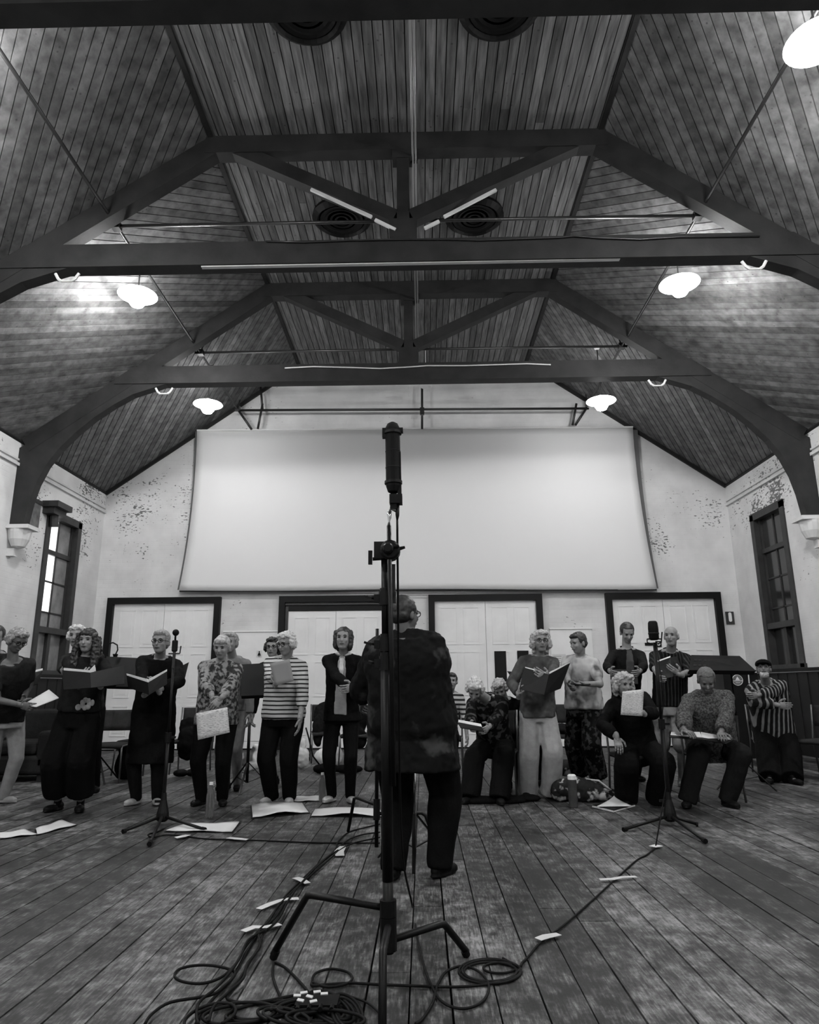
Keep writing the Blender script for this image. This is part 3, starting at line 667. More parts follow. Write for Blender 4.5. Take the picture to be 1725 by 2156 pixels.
def person(label, feet, top, face=0.0, h=None, w=1.0, group=None, hip=None, hip_d=0.0, top_d=0.0, neck=None,
           hands=None, poles=None, hand_dir=None, curl=0.6, knees=None, yaw=0.0, pitch=0.0, roll=0.0,
           hair=None, skin=None, glasses=False, beard=None,
           shirt=None, sleeve=1.0, hem=0.50, flare=1.0, belly=1.0, loose=0.014, under=None, jacket_open=False, collar=False,
           legs=None, wide=1.0, leg_to=0.05, shoes=None, skirt=False, folds=0.007, fh=0.0, shoulders=1.0, stripes_sleeve=None, scarf=None, hat=None, head_k=1.0):
    """feet: two floor points (side -, side +). top: crown of the head. All lengths follow the height h."""
    rz = math.radians(face); X = V((math.cos(rz), math.sin(rz), 0)); FW = V((math.sin(rz), -math.cos(rz), 0)); Z = V((0, 0, 1))
    fa, fb = V(feet[0]), V(feet[1]); mid = (fa+fb)/2; top = V(top); seated = hip is not None
    if h is None: h = top.z
    if hip is None: hip = V((mid.x*0.7+top.x*0.3, mid.y*0.7+top.y*0.3, 0.52*h)) - FW*0.0 + FW*hip_d
    hip = V(hip); up = (top-hip).normalized()
    nk = V(neck) if neck is not None else hip + (top-hip)*0.68 - FW*0.012*h
    tup = (nk-hip).normalized(); tx = (X - tup*X.dot(tup)).normalized(); tf = tx.cross(tup)  # torso: side, front
    if tf.dot(FW) < 0: tf = -tf
    g = w*h
    skin = skin or M_SKIN
    B = MB()                                                          # the skin of the whole figure
    SP = lambda t, f=0.0: hip + (nk-hip)*t + tf*f
    TL = (nk-hip).length
    bt = belly
    prof = [(-0.14, .086, .060), (0.0, .094, .068*bt), (0.25, .084, .064*bt), (0.5, .088, .066), (0.75, .098, .066), (0.92, .088*shoulders, .052), (1.0, .052, .042)]
    loft(B, [(SP(t, (0.01 if .0 < t < .6 else 0)*h*(bt-1)), a*g*0.93, d*g*0.93, tup) for t, a, d in prof], tx)
    sh = {}; el = {}; wr = {}
    SHW = 0.098*h*shoulders*(0.80+0.20*w)
    for s, key in ((-1, 'a'), (1, 'b')):
        sh[s] = SP(0.875) + tx*s*SHW
        l1, l2 = 0.172*h, 0.150*h
        tgt = (hands or {}).get(key)
        if tgt is None: tgt = sh[s] - Z*0.315*h + tx*s*0.045*h + FW*0.03*h
        pole = V((poles or {}).get(key, tuple(-FW*0.6 + X*s*0.5 - Z*0.7)))
        el[s], wr[s] = ik(sh[s], V(tgt), l1, l2, pole)
        B.cone(SP(0.95)+tx*s*0.03*h, sh[s], 0.030*g, 0.026*g); B.cone(sh[s], el[s], 0.027*g, 0.022*g); B.cone(el[s], wr[s], 0.022*h, 0.0155*h)
    # legs
    hj = {}; kn = {}; an = {}
    for s, ft, key in ((-1, fa, 'a'), (1, fb, 'b')):
        hj[s] = hip + X*s*0.052*g - tup*0.02*h; an[s] = ft + Z*0.045*h
        kp = V((knees or {}).get(key, tuple(FW + X*s*0.15)))
        kn[s], _ = ik(hj[s], an[s], 0.243*h, 0.243*h, kp)
        B.cone(hj[s], kn[s], 0.046*g, 0.030*g); B.cone(kn[s], an[s], 0.029*g, 0.018*h)
        fd = ((FW*0.9 + X*s*0.25)).normalized(); B.cone(an[s]-Z*0.02*h, ft+fd*0.075*h+Z*0.020*h, 0.018*h, 0.010*h)
    # head
    HK = h/1.66*(1.0 if h < 1.72 else 0.97)*head_k
    Rh = Matrix.Rotation(rz+math.radians(yaw), 3, 'Z') @ Matrix.Rotation(math.radians(pitch), 3, 'X') @ Matrix.Rotation(math.radians(roll), 3, 'Y')
    hc = top - (Rh @ V((0, 0.01, 0.118)))*HK
    Hd = lambda x, y, z: hc + (Rh @ V((x, y, z)))*HK
    rr = lambda *q: tuple(v*HK for v in q)
    B.cone(nk - tup*0.02*h, Hd(0, 0.024, -0.060), 0.033*h, 0.029*h, 12)
    B.ell(Hd(0, 0.012, 0.030), rr(.075, .094, .083), Rh, 20, 14); B.ell(Hd(0, -0.022, -0.018), rr(.062, .066, .088), Rh, 18, 12)
    B.ell(Hd(0, -0.040, -0.078), rr(.040, .040, .030), Rh, 12, 8); B.ell(Hd(0, -0.012, -0.055), rr(.056, .055, .042), Rh, 12, 8)
    B.cone(Hd(0, -0.078, 0.010), Hd(0, -0.100, -0.022), 0.008*HK, 0.0135*HK, 8)
    for s in (-1, 1):
        B.ell(Hd(s*.076, .010, -.008), rr(.010, .020, .032), Rh, 8, 6); B.ell(Hd(s*.028, -.076, .030), rr(.020, .010, .008), Rh, 8, 6); B.ell(Hd(s*.034, -.066, -.020), rr(.022, .018, .020), Rh, 8, 6)
    B.ell(Hd(0, -.084, -.050), rr(.022, .012, .012), Rh, 8, 6)
    body = evald(B, 0.0085, 1)
    a = arr(body); Ri = np.array(Rh.transposed()); loc = ((a-np.array(hc)) @ Ri.T)/HK
    for s in (-1, 1):   # eye sockets
        d = np.linalg.norm((loc-np.array((s*.029, -.080, .012)))*np.array((0.8, .6, 1.3)), axis=1); kf = np.exp(-(d/.014)**2)*.006*HK
        a += kf[:, None]*np.array(Rh @ V((0, 1, 0)))
    put(body, a)
    c = np.zeros((len(body.polygons), 3), 'f'); body.polygons.foreach_get('center', c.ravel()) if False else None
    cen = np.empty(len(body.polygons)*3, 'f'); body.polygons.foreach_get('center', cen); cen = cen.reshape(-1, 3); lc = ((cen-np.array(hc)) @ Ri.T)/HK
    idx = np.zeros(len(body.polygons), 'i')
    for s in (-1, 1):
        pass
    # hands are grown on to the wrists
    Hm = MB()
    for s, key in ((-1, 'a'), (1, 'b')):
        fore = (wr[s]-el[s]).normalized(); hd = (hand_dir or {}).get(key); ddir, nrm, cu = (fore, -X*s, curl) if hd is None else (V(hd[0]), V(hd[1]), hd[2])
        hand(Hm, wr[s]-fore*0.0, ddir, nrm, 0.105*h, cu, side=1 if (ddir.cross(nrm)).dot(FW+Z*0.6) > 0 else -1)
    Hm.cur = 1
    for s in (-1, 1):
        Hm.ell(Hd(s*.029, -.0745, .011), rr(.0145, .0085, .0062), Rh, 10, 6); Hm.cur = 3; Hm.tube([Hd(s*.014, -.088, .027), Hd(s*.030, -.086, .033), Hd(s*.046, -.076, .027)], [.003*HK, .0042*HK, .002*HK], 6); Hm.cur = 1
    Hm.cur = 2; Hm.tube([Hd(-.024, -.085, -.051), Hd(-.008, -.096, -.0485), Hd(.008, -.096, -.0485), Hd(.024, -.085, -.051)], [.002*HK, .0055*HK, .0055*HK, .002*HK], 6)
    bm = bmesh.new(); bm.from_mesh(body); hm = Hm.mesh('h', [skin]*4); hm.shade_smooth(); bm.from_mesh(hm); bm.to_mesh(body); bm.free()
    idx2 = np.zeros(len(body.polygons), 'i'); idx2[len(idx):] = Hm.mi
    body.materials.clear(); [body.materials.append(q) for q in (skin, M_EYE, M_LIP, M_BROW)]
    body.polygons.foreach_set('material_index', idx2); body.shade_smooth()
    body.transform(Matrix.Translation(-mid)); body.name = 'person'
    P = bpy.data.objects.new('person', body); COL.objects.link(P); P.location = mid; P['_w'] = tuple(mid); tag(P, label, 'person', group)
    # ---- hair
    if hair:
        st, hm_ = hair; Q = MB(); sd = sum(map(ord, label)) % 97
        amp = 0.006
        if st != 'bald':
            Q.ell(Hd(0, .020, .040), rr(.084, .096, .088), Rh, 20, 14)
        if st == 'short': Q.ell(Hd(0, .045, -.005), rr(.078, .070, .065), Rh, 14, 10); Q.ell(Hd(0, -.045, .085), rr(.060, .040, .030), Rh)
        if st == 'fringe': Q.ell(Hd(0, .045, -.005), rr(.082, .072, .070), Rh, 14, 10); Q.ell(Hd(0, -.052, .074), rr(.066, .040, .030), Rh)
        if st == 'man': Q.ell(Hd(0, .045, .000), rr(.078, .068, .062), Rh, 14, 10); amp = .003
        if st == 'curly':
            amp = .014; Q.ell(Hd(0, .045, .000), rr(.088, .075, .080), Rh, 14, 10); Q.ell(Hd(0, -.040, .088), rr(.070, .045, .035), Rh)
            for s in (-1, 1): Q.ell(Hd(s*.074, .005, .010), rr(.028, .045, .055), Rh)
        if st == 'bob':
            amp = .005
            for s in (-1, 1): Q.cone(Hd(s*.064, -.012, .060), Hd(s*.074, -.012, -.070), .034*HK, .027*HK); Q.cone(Hd(s*.055, .05, .03), Hd(s*.050, .055, -.075), .045*HK, .035*HK)
            Q.ell(Hd(0, .060, -.03), rr(.070, .045, .070), Rh)
        if st == 'wavy':
            amp = .014
            for s in (-1, 1): Q.cone(Hd(s*.066, -.005, .060), Hd(s*.088, .005, -.040), .036*HK, .034*HK); Q.cone(Hd(s*.06, .05, .03), Hd(s*.060, .050, -.095), .045*HK, .030*HK)
            Q.ell(Hd(.02, -.050, .085), rr(.060, .035, .028), Rh); Q.ell(Hd(0, .065, -.02), rr(.078, .050, .080), Rh)
        if st == 'long':
            amp = .012
            for s in (-1, 1):
                Q.tube([Hd(s*.060, -.02, .07), Hd(s*.084, -.015, -.02), Hd(s*.095, -.020, -.12), Hd(s*.090, -.035, -.22), Hd(s*.075, -.05, -.27)], [.034*HK, .036*HK, .040*HK, .034*HK, .015*HK], 10)
                Q.tube([Hd(s*.05, .05, .04), Hd(s*.07, .06, -.08), Hd(s*.07, .07, -.20)], [.05*HK, .055*HK, .03*HK], 10)
            Q.ell(Hd(0, -.052, .072), rr(.062, .036, .034), Rh); Q.ell(Hd(0, .065, -.03), rr(.078, .050, .085), Rh)
        if st == 'bald':
            Q.ell(Hd(0, .050, -.002), rr(.080, .060, .048), Rh, 14, 10); amp = .003
            for s in (-1, 1): Q.ell(Hd(s*.066, .02, .022), rr(.016, .040, .034), Rh)
        if st == 'thin': Q.ell(Hd(0, .045, .000), rr(.080, .066, .058), Rh, 14, 10); amp = .004
        me = evald(Q, 0.007, 1); crumple(me, amp*HK, 42, seed=sd)
        # comb the hair off the face
        a = arr(me); lo = ((a-np.array(hc)) @ Ri.T)/HK
        fz = {'fringe': .048, 'long': .046, 'curly': .062, 'wavy': .058, 'bob': .066, 'short': .064}.get(st, .075)
        xw = {'bob': .052, 'long': .054, 'wavy': .056}.get(st, .064)
        msk = (lo[:, 1] < -.008) & (lo[:, 2] < fz) & (np.abs(lo[:, 0]) < xw)
        lo[msk, 1] = np.maximum(lo[msk, 1], -.008) + 0.0; lo[msk, 0] *= .8
        put(me, (lo*HK) @ np.array(Rh).T + np.array(hc)); own(me, 'hair', hm_, P)
    if hat:
        Q = MB(); Q.ell(Hd(0, .012, .055), rr(.092, .110, .060), Rh, 20, 12); Q.ell(Hd(0, -.075, .048), rr(.072, .060, .012), Rh, 16, 8); own(evald(Q, 0.007, 1), 'cap', hat, P)
    if beard:
        Q = MB(); Q.ell(Hd(0, -.038, -.076), rr(.052, .052, .044), Rh, 14, 10); me = evald(Q, .007, 1); crumple(me, .005, 60)
        a = arr(me); lo = ((a-np.array(hc)) @ Ri.T)/HK; q = (lo[:, 2] > -.062) & (np.abs(lo[:, 0]) < .03); lo[q, 1] = np.maximum(lo[q, 1], -.07); put(me, (lo*HK) @ np.array(Rh).T+np.array(hc)); own(me, 'beard', beard, P)
    if glasses:
        Q = MB()
        for s in (-1, 1):
            Q.tube([Hd(s*.031+.023*math.cos(t), -.094+.004*abs(math.cos(t)), .010+.017*math.sin(t)) for t in [2*math.pi*i/14 for i in range(15)]], .0028*HK, 5, cap=False)
            Q.tube([Hd(s*.054, -.090, .014), Hd(s*.078, -.02, .012), Hd(s*.082, .012, .004)], .0024*HK, 5)
        Q.tube([Hd(-.008, -.098, .014), Hd(.008, -.098, .014)], .0025*HK, 5); Q.build('glasses', M_BLACKP, P, smooth=True)
    # ---- clothes
    def torso(extra, t0, flr, t1=1.0, cut=None):
        Q = MB(); secs = []
        tt = [t0 + (t1-t0)*i/9 for i in range(10)]
        for t in tt:
            A = np.interp(t, [q[0] for q in prof], [q[1] for q in prof]); D = np.interp(t, [q[0] for q in prof], [q[2] for q in prof])
            if t < -0.14: A, D = .092, .072
            f = 1 + (flr-1)*max(0, (0.75-t)/(0.75-t0))
            A = max(A, .088*min(1, f)) if (t < .6 and flr > 1) else A
            p = hip + (nk-hip)*t + tf*((0.01 if 0 < t < .6 else 0)*h*(bt-1))
            if t < 0: p = hip + (Z*(t*TL) if not seated else tup*t*TL)
            secs.append((p, (A*g+extra)*f, (D*g+extra)*f, tup if t > 0 else (Z if not seated else tup)))
        loft(Q, secs, tx, 24); return Q
    if shirt:
        t0 = (hem-0.52)*h/TL; Q = torso(loose, t0, flare)
        for s in (-1, 1):
            Q.cone(SP(0.93)+tx*s*0.02*h, sh[s], 0.032*g+loose*.5, 0.029*g+loose*.6)
            L1 = min(1.0, sleeve*2); e1 = sh[s]+(el[s]-sh[s])*L1
            r_u = 0.027*g+loose*0.75; Q.cone(sh[s], e1, r_u, r_u*(0.90 if sleeve > .5 else 1.0))
            if sleeve > 0.5:
                e2 = el[s]+(wr[s]-el[s])*((sleeve-.5)*2*0.97); Q.tube([el[s], el[s]*.5+e2*.5, e2], [r_u*.90, 0.024*g+loose*.9, 0.020*h+loose*.7], 12)
        me = evald(Q, 0.011, 2); crumple(me, folds, 9, zst=1.0, seed=sum(map(ord, label)) % 31); crumple(me, folds*.4, 26, seed=3)
        own(me, 'jacket' if jacket_open else ('shirt' if collar else 'top'), shirt, P)
        if under:   # strip of a lighter garment down the front
            Q = MB(); wdt = 0.036*h; pts = []
            for t in (1.0, .92, .8, .6, .4, .2, .02):
                A = np.interp(t, [q[0] for q in prof], [q[2] for q in prof]); p = SP(t, A*g+loose+0.018 + (0.012*h*(bt-1))); pts.append(p)
            for i in range(len(pts)-1):
                ww = wdt*(1.0 if i > 0 else .9)*(0.55+0.1*i if jacket_open != 2 else 1)
                ov = (pts[i+1]-pts[i])*.08; Q.bar(pts[i]-ov-tf*.012, pts[i+1]+ov-tf*.012, 2*ww, .026, up=tf)
            own(evald(Q, 0.010, 3), 'inner_top', under, P)
        if collar:
            Q = MB()
            for s in (-1, 1): Q.prism([nk+tx*s*.050*h-tf*.01, nk+tx*s*.052*h+tf*.045*h, nk+tx*s*.012*h+tf*.066*h-tup*.035*h, nk+tx*s*.045*h+tf*.045*h-tup*.055*h], tf*.014)
            Q.tube([nk+tup*.012*h+(tx*math.cos(t)*.042*h - tf*math.sin(t)*.036*h) for t in [math.pi*i/8 for i in range(9)]], .012, 6); me = evald(Q, .007, 1); own(me, 'collar', shirt, P)
        if scarf:
            Q = MB(); Q.tube([nk+tup*.01*h+(tx*math.cos(t)*.042*h + tf*math.sin(t)*.04*h) for t in [2*math.pi*i/12 for i in range(13)]], .020, 8); Q.tube([SP(.98, .06*h), SP(.8, .085*h), SP(.55, .088*h)], [.022, .026, .022], 8); me = evald(Q, .008, 1); crumple(me, .004, 40); own(me, 'scarf', scarf, P)
    if legs:
        Q = MB(); lo = 0.012*wide
        tt0 = 0.10
        loft(Q, [(hip-(Z if not seated else tup)*0.075*h, .084*g+lo, .062*g+lo, Z if not seated else tup), (hip, .094*g+lo*.6, .068*g*bt+lo*.6, tup), (SP(tt0), .084*g+lo*.6, .064*g*bt+lo*.6, tup)], tx, 20)
        for s in (-1, 1):
            ft = fa if s < 0 else fb; end = an[s] + (kn[s]-an[s])*max(0, (leg_to-0.05)/0.24) - Z*(0.018*h if leg_to <= .05 else 0)
            rk = (0.034*g+lo)*(1+(wide-1)*.25); ra = (0.022*g+lo)*(1+(wide-1)*.55)
            Q.cone(hj[s], kn[s], 0.050*g+lo*.8, rk)
            if leg_to < 0.27:
                Q.tube([kn[s], (kn[s]+end)/2, end], [rk, (rk+ra)/2, ra if leg_to < .2 else rk], 14)
        if skirt: loft(Q, [(kn[-1]*.5+kn[1]*.5, .13*g, .10*g, Z), (hip, .10*g, .075*g, Z)], tx, 20)
        me = evald(Q, 0.0115, 2); crumple(me, folds*.9, 8, zst=.6, seed=sum(map(ord, label)) % 17); own(me, 'shorts' if leg_to > .2 else 'trousers', legs, P)
    for s, ft in ((-1, fa), (1, fb)):
        fd = (FW*0.94 + X*s*0.30).normalized(); Q = MB(); k_ = h/1.66; sx = Z.cross(fd); R = Matrix((sx, fd, Z)).transposed()
        Q.ell(ft+fd*.085*k_+Z*.030, (.046*k_, .085*k_, .034), R, 14, 8); Q.ell(ft-fd*.01*k_+Z*.040, (.037*k_, .065*k_, .045), R, 14, 8); Q.cone(ft+Z*.05, ft+Z*.085, .034*k_, .036*k_, 10)
        Q.ell(ft+fd*.045*k_+Z*.012, (.045*k_, .135*k_, .014), R, 16, 6)
        me = evald(Q, 0.007, 1); a = arr(me); a[:, 2] = np.maximum(a[:, 2], ft.z+.002); put(me, a); own(me, 'shoe', shoes or M_BLACKR, P)
    return P, dict(hip=hip, nk=nk, el=el, wr=wr, sh=sh, X=X, FW=FW, kn=kn)
def FT(x0, y0, x1, y1): return (fl(x0, y0), fl(x1, y1))
# ================================================================ THE CHOIR
C_BLK = cloth('black', 0.004); C_BLK2 = cloth('charcoal', 0.010); C_DK = cloth('dark_grey', 0.020); C_GR = cloth('mid_grey', 0.08); C_LG = cloth('pale_grey', 0.32); C_WH = cloth('white', 0.6); C_KH = cloth('khaki', 0.16)
C_FLO = pattern('leafy_print', 0.03, 0.24, 24, .45, .56, detail=3); C_ROSE = pattern('rose_print', 0.005, 0.05, 16, .53, .60); C_STR = pattern('breton_stripes', 0.02, 0.5, 7.6, .20, .34, 'wave_z')
C_STR2 = pattern('wide_stripes', 0.03, 0.5, 5.0, .35, .5, 'wave_z'); C_VST = pattern('upright_stripes', 0.012, 0.22, 5.6, .62, .78, 'wave_x'); C_PIN = pattern('pinstripes', 0.006, 0.03, 9, .7, .85, 'wave_x')
C_TIE = pattern('tie_dye', 0.08, 0.46, 4.5, .38, .54, detail=3); C_PAISLEY = pattern('paisley', 0.005, 0.05, 20, .5, .6); C_SHORT = pattern('faded_shorts', 0.12, 0.34, 7, .4, .6, detail=3); C_TWEED = pattern('check', 0.03, 0.09, 60, .4, .6)
C_COND = pattern('big_flower_print', 0.007, 0.04, 4.2, .58, .64, detail=4); C_HEATH = pattern('heather_knit', 0.035, 0.085, 9, .35, .65, detail=4)
H_W = mat('hair_white', 0.50, 0.7, vary=.35, scale=60, coords='Object'); H_G = mat('hair_grey', 0.25, 0.7, vary=.5, scale=60, coords='Object'); H_D = mat('hair_dark', 0.015, 0.5, vary=.5, scale=60, coords='Object'); H_B = mat('hair_blond', 0.34, 0.65, vary=.45, scale=50, coords='Object')
S_LT = cloth('trainer_pale', 0.34); S_SV = mat('silver_shoe', 0.42, 0.35, metal=.4)
def HP(px, Y, z=.54): p = at(px, 1560, Y); p.z = z; return p
def book(name, label, quads, pages=(), cat='folder', m=None, group=None, th=0.006):
    """covers given as pixel quads with depths (tl, tr, br, bl); pages lie on the reader's side"""
    m = m or M_BLACKP; root = None; pts = [at(*q) for Q in quads for q in Q]; base = sum(pts, V())/len(pts)
    r = thing(name, label, cat, tuple(base), group)
    for Q in quads:
        P = [at(*q) for q in Q]; n = (P[1]-P[0]).cross(P[3]-P[0]).normalized(); n = n if n.y > 0 else -n
        MB().prism(P, n*th).build('cover', m, r)
    for Q in pages:
        P = [at(*q) for q in Q]; n = (P[1]-P[0]).cross(P[3]-P[0]).normalized(); n = n if n.y > 0 else -n
        MB().prism(P, n*0.010).build('pages', M_PAPER, r)
    return r
def score_mat(name, scale=110):
    """printed music: rows of thin grey print on paper"""
    m = mat(name, 0.5, 0.8); N, L, b = nodes_of(m); g = N.new('ShaderNodeTexCoord')
    mp = N.new('ShaderNodeMapping'); mp.inputs['Scale'].default_value = (6, 1, 34); L.new(g.outputs['Generated'], mp.inputs[0])
    n = N.new('ShaderNodeTexNoise'); n.inputs['Scale'].default_value = 2.2; n.inputs['Detail'].default_value = 3; L.new(mp.outputs[0], n.inputs['Vector'])
    r = ramp(N, [(0, .22), (.40, .26), (.5, .52), (1, .56)]); L.new(n.outputs[0], r.inputs[0]); L.new(r.outputs[0], b.inputs['Base Color']); return m
M_SCORE = score_mat('printed_score'); M_SHEETG = mat('grey_backed_sheet', 0.17, 0.8)
def sheet_px(name, label, quad, m, cat='paper', th=0.002, group=None, bow=0.0):
    """one sheet from its four corners (tl, tr, br, bl as x, y, depth)"""
    P = [at(*q) for q in quad]; G = []
    n = (P[1]-P[0]).cross(P[3]-P[0]).normalized()
    for i in range(7):
        row = []
        for j in range(7):
            u, v = j/6, i/6; row.append((P[0]*(1-u)+P[1]*u)*(1-v)+(P[3]*(1-u)+P[2]*u)*v + n*bow*math.sin(math.pi*u))
        G.append(row)
    b = MB(); b.sheet(G); o = b.build(name, m, smooth=True); s = o.modifiers.new('t', 'SOLIDIFY'); s.thickness = th; return tag(o, label, cat, group)

G1 = 'singers standing in the front row'; G2 = 'singers standing in the second row'; G3 = 'seated singers'
# --- far left
person('person at the far left edge, mostly out of frame, with dark hair', FT(-62, 1665, -34, 1665), at(-6, 1318, 7.9), face=20, shirt=C_DK, legs=C_BLK, hair=('man', H_D), pitch=15, group=G2)
person('person with greying curly hair leaning over a sheet at the left edge', FT(-34, 1690, 4, 1690), at(45, 1325, 6.95), face=62, w=1.1, h=1.66, neck=at(27, 1392, 7.02), pitch=30, shirt=C_DK, sleeve=.3, hem=.48, legs=C_LG, shoes=S_LT, hair=('curly', H_G), skin=M_SKIND, glasses=True,
       hands={'a': at(42, 1484, 6.85), 'b': at(50, 1470, 7.15)}, group=G1)
sheet_px('song_sheet', 'pale sheet held out by the leaning singer at the left edge', [(48, 1484, 6.9), (103, 1452, 7.1), (125, 1470, 7.0), (76, 1489, 6.8)], M_PAPER)
book('song_folder', 'dark folder with a pale page edge at the left, behind the leaning singer', [[(50, 1421, 7.5), (90, 1412, 7.6), (80, 1440, 7.5), (56, 1446, 7.4)]], [[(48, 1417, 7.52), (90, 1407, 7.62), (90, 1411, 7.61), (50, 1421, 7.51)]])
# --- long dark hair, black folder
person('white-haired singer half hidden behind the woman with long dark hair', FT(165, 1666, 200, 1666), at(165, 1317, 7.75), face=8, shirt=C_DK, legs=C_BLK, hair=('curly', H_W), hands={'a': at(132, 1412, 7.4), 'b': at(170, 1420, 7.4)}, group=G2)
person('woman with long dark hair and wide black trousers holding a black folder', FT(120, 1706, 168, 1707), at(188, 1324, 6.95), face=4, w=1.12, shirt=C_BLK2, sleeve=.85, hem=.545, flare=1.1, belly=1.15, legs=C_BLK, wide=2.4, leg_to=.10, hair=('long', H_D), skin=M_SKIN,
       hands={'a': at(170, 1440, 6.62), 'b': at(208, 1440, 6.62)}, poles={'a': (-.9, .3, -.6), 'b': (.9, .3, -.6)}, hand_dir={'a': ((.5, -.3, .8), (0, .8, .3), .5), 'b': ((-.5, -.3, .8), (0, .8, .3), .5)}, group=G1)
book('song_folder', 'open black folder held up by the woman with long dark hair', [[(131, 1411, 6.62), (190, 1416, 6.48), (192, 1448, 6.40), (134, 1452, 6.52)], [(190, 1416, 6.48), (262, 1401, 6.62), (262, 1440, 6.52), (192, 1448, 6.40)]],
     [[(134, 1406, 6.67), (188, 1411, 6.53), (190, 1418, 6.52), (134, 1413, 6.66)], [(190, 1411, 6.53), (200, 1400, 6.58), (202, 1412, 6.58), (191, 1418, 6.53)]])
b = MB()
p = at(181, 1482, 6.78)
for i in range(7): b.ell(p+V((math.cos(i*.9)*.035, 0, math.sin(i*.9)*.035)), (.026, .006, .026), None, 8, 6)
b.ell(p+V((-.07, 0, -.03)), (.03, .006, .03), None, 8, 6); b.ell(p+V((.06, 0, .01)), (.02, .006, .03), None, 8, 6); flower_blob = b
# --- black tunic, glasses
_, q = person('woman with swept-up grey hair, glasses and a long black tunic holding an open folder', FT(286, 1693, 330, 1692), at(341, 1327, 7.05), face=2, w=1.15, shirt=C_BLK, sleeve=.92, hem=.24, flare=1.12, belly=1.1, legs=C_BLK2, shoes=S_LT, hair=('short', H_G), glasses=True, loose=.022,
       hands={'a': at(309, 1462, 6.78), 'b': at(333, 1452, 6.78)}, poles={'a': (-.8, .3, -.5), 'b': (1.2, .4, -.2)}, hand_dir={'a': ((.7, -.2, .45), (0, -.2, 1), .8), 'b': ((-.3, -.3, .7), (-.6, .1, .5), .6)}, yaw=-3, group=G1)
book('song_folder', 'open black folder held in both hands by the woman in the long tunic', [[(266, 1422, 6.76), (312, 1437, 6.62), (314, 1463, 6.60), (270, 1448, 6.74)], [(312, 1437, 6.62), (352, 1413, 6.76), (352, 1440, 6.74), (314, 1463, 6.60)]],
     [[(266, 1418, 6.79), (310, 1430, 6.66), (312, 1437, 6.65), (268, 1424, 6.78)], [(313, 1430, 6.66), (352, 1409, 6.79), (352, 1414, 6.79), (314, 1437, 6.66)]])
book('song_folder', 'corner of a black folder sticking out right of the long black tunic', [[(374, 1406, 7.5), (398, 1394, 7.6), (389, 1430, 7.5), (372, 1436, 7.4)]])
# --- leafy top
person('tall singer standing behind the woman in the leafy top, only hair and khaki side showing', FT(476, 1662, 500, 1662), at(487, 1332, 8.05), face=-6, shirt=C_KH, legs=C_KH, hair=('short', H_G), group=G2, w=.95)
person('woman with short blond hair and a leafy patterned top, hands crossed over a score', FT(424, 1694, 468, 1694), at(467, 1339, 7.1), face=0, w=1.26, belly=1.2, pitch=14, shirt=C_FLO, sleeve=.95, hem=.47, flare=1.08, legs=C_BLK, hair=('fringe', H_B), skin=M_SKIN,
       hands={'a': at(452, 1486, 6.72), 'b': at(462, 1478, 6.70)}, poles={'a': (-1, .3, -.4), 'b': (1, .3, -.4)}, hand_dir={'a': ((.35, -.2, -.9), (.1, .9, 0), .45), 'b': ((-.6, -.3, -.7), (0, .9, 0), .5)}, group=G1)
sheet_px('music_score', 'sheet of printed music held low by the woman in the leafy top', [(413, 1502, 6.68), (479, 1489, 6.71), (484, 1542, 6.66), (417, 1558, 6.64)], M_SCORE)
# --- breton stripes
person('dark-haired singer in glasses peeping out behind the striped top', FT(580, 1652, 600, 1652), at(575, 1343, 8.5), face=0, shirt=C_BLK, legs=C_GR, leg_to=.22, hair=('curly', H_D), glasses=True, group=G2)
person('woman with white curls and glasses in a striped top reading a grey-backed sheet', FT(573, 1690, 610, 1690), at(602, 1331, 7.12), face=-12, w=1.25, belly=1.2, yaw=-18, pitch=12, shirt=C_STR, sleeve=.78, hem=.49, flare=1.1, legs=C_BLK, wide=1.3, shoes=S_LT, hair=('curly', H_W), glasses=True,
       hands={'a': at(584, 1445, 6.72), 'b': at(632, 1515, 7.0)}, poles={'a': (-1, .4, -.6)}, hand_dir={'a': ((.25, -.2, .9), (.1, .9, .1), .7), 'b': ((-.05, -.15, -1), (-1, 0, 0), .35)}, group=G1)
sheet_px('song_sheet', 'grey-backed sheet held up in front of the striped top', [(568, 1397, 6.76), (610, 1388, 6.78), (619, 1434, 6.71), (580, 1444, 6.70)], M_SHEETG)
# --- black blazer
person('slim woman with a dark bob in a black blazer and pale scarf', FT(699, 1687, 738, 1688), at(724, 1321, 7.2), face=-3, w=.98, pitch=-4, shirt=C_BLK, sleeve=.97, hem=.46, flare=1.12, under=C_LG, jacket_open=True, legs=C_BLK, shoes=S_SV, hair=('bob', H_D), scarf=C_WH, loose=.020,
       hands={'a': at(738, 1452, 6.92), 'b': at(742, 1446, 6.90)}, poles={'a': (-1, .5, -.4), 'b': (1, .5, -.4)}, group=G1)
# --- conductor
_, q = person('heavily built conductor seen from behind in a dark loose shirt with big faint flowers', FT(926, 1846, 828, 1850), at(850, 1256, 4.55), face=160, w=1.55, belly=1.1, yaw=-22, shirt=C_COND, sleeve=.8, hem=.37, flare=1.10, loose=.030, legs=C_BLK, wide=1.2, shoes=M_BLACKR, hair=('man', H_D), skin=M_SKIND, glasses=True,
       hands={'a': at(915, 1490, 4.98), 'b': at(762, 1478, 4.98)}, poles={'a': (.6, -.4, -1), 'b': (-.6, -.4, -1)}, folds=.014)
# --- seated far, striped
person('seated woman far back in a broad-striped top, partly hidden by the conductor', FT(935, 1634, 952, 1630), at(951, 1417, 9.85), face=-5, h=1.62, hip=HP(940, 10.15), shirt=C_STR2, sleeve=.6, hem=.50, legs=C_BLK, leg_to=.09, hair=('short', H_D), group=G3)
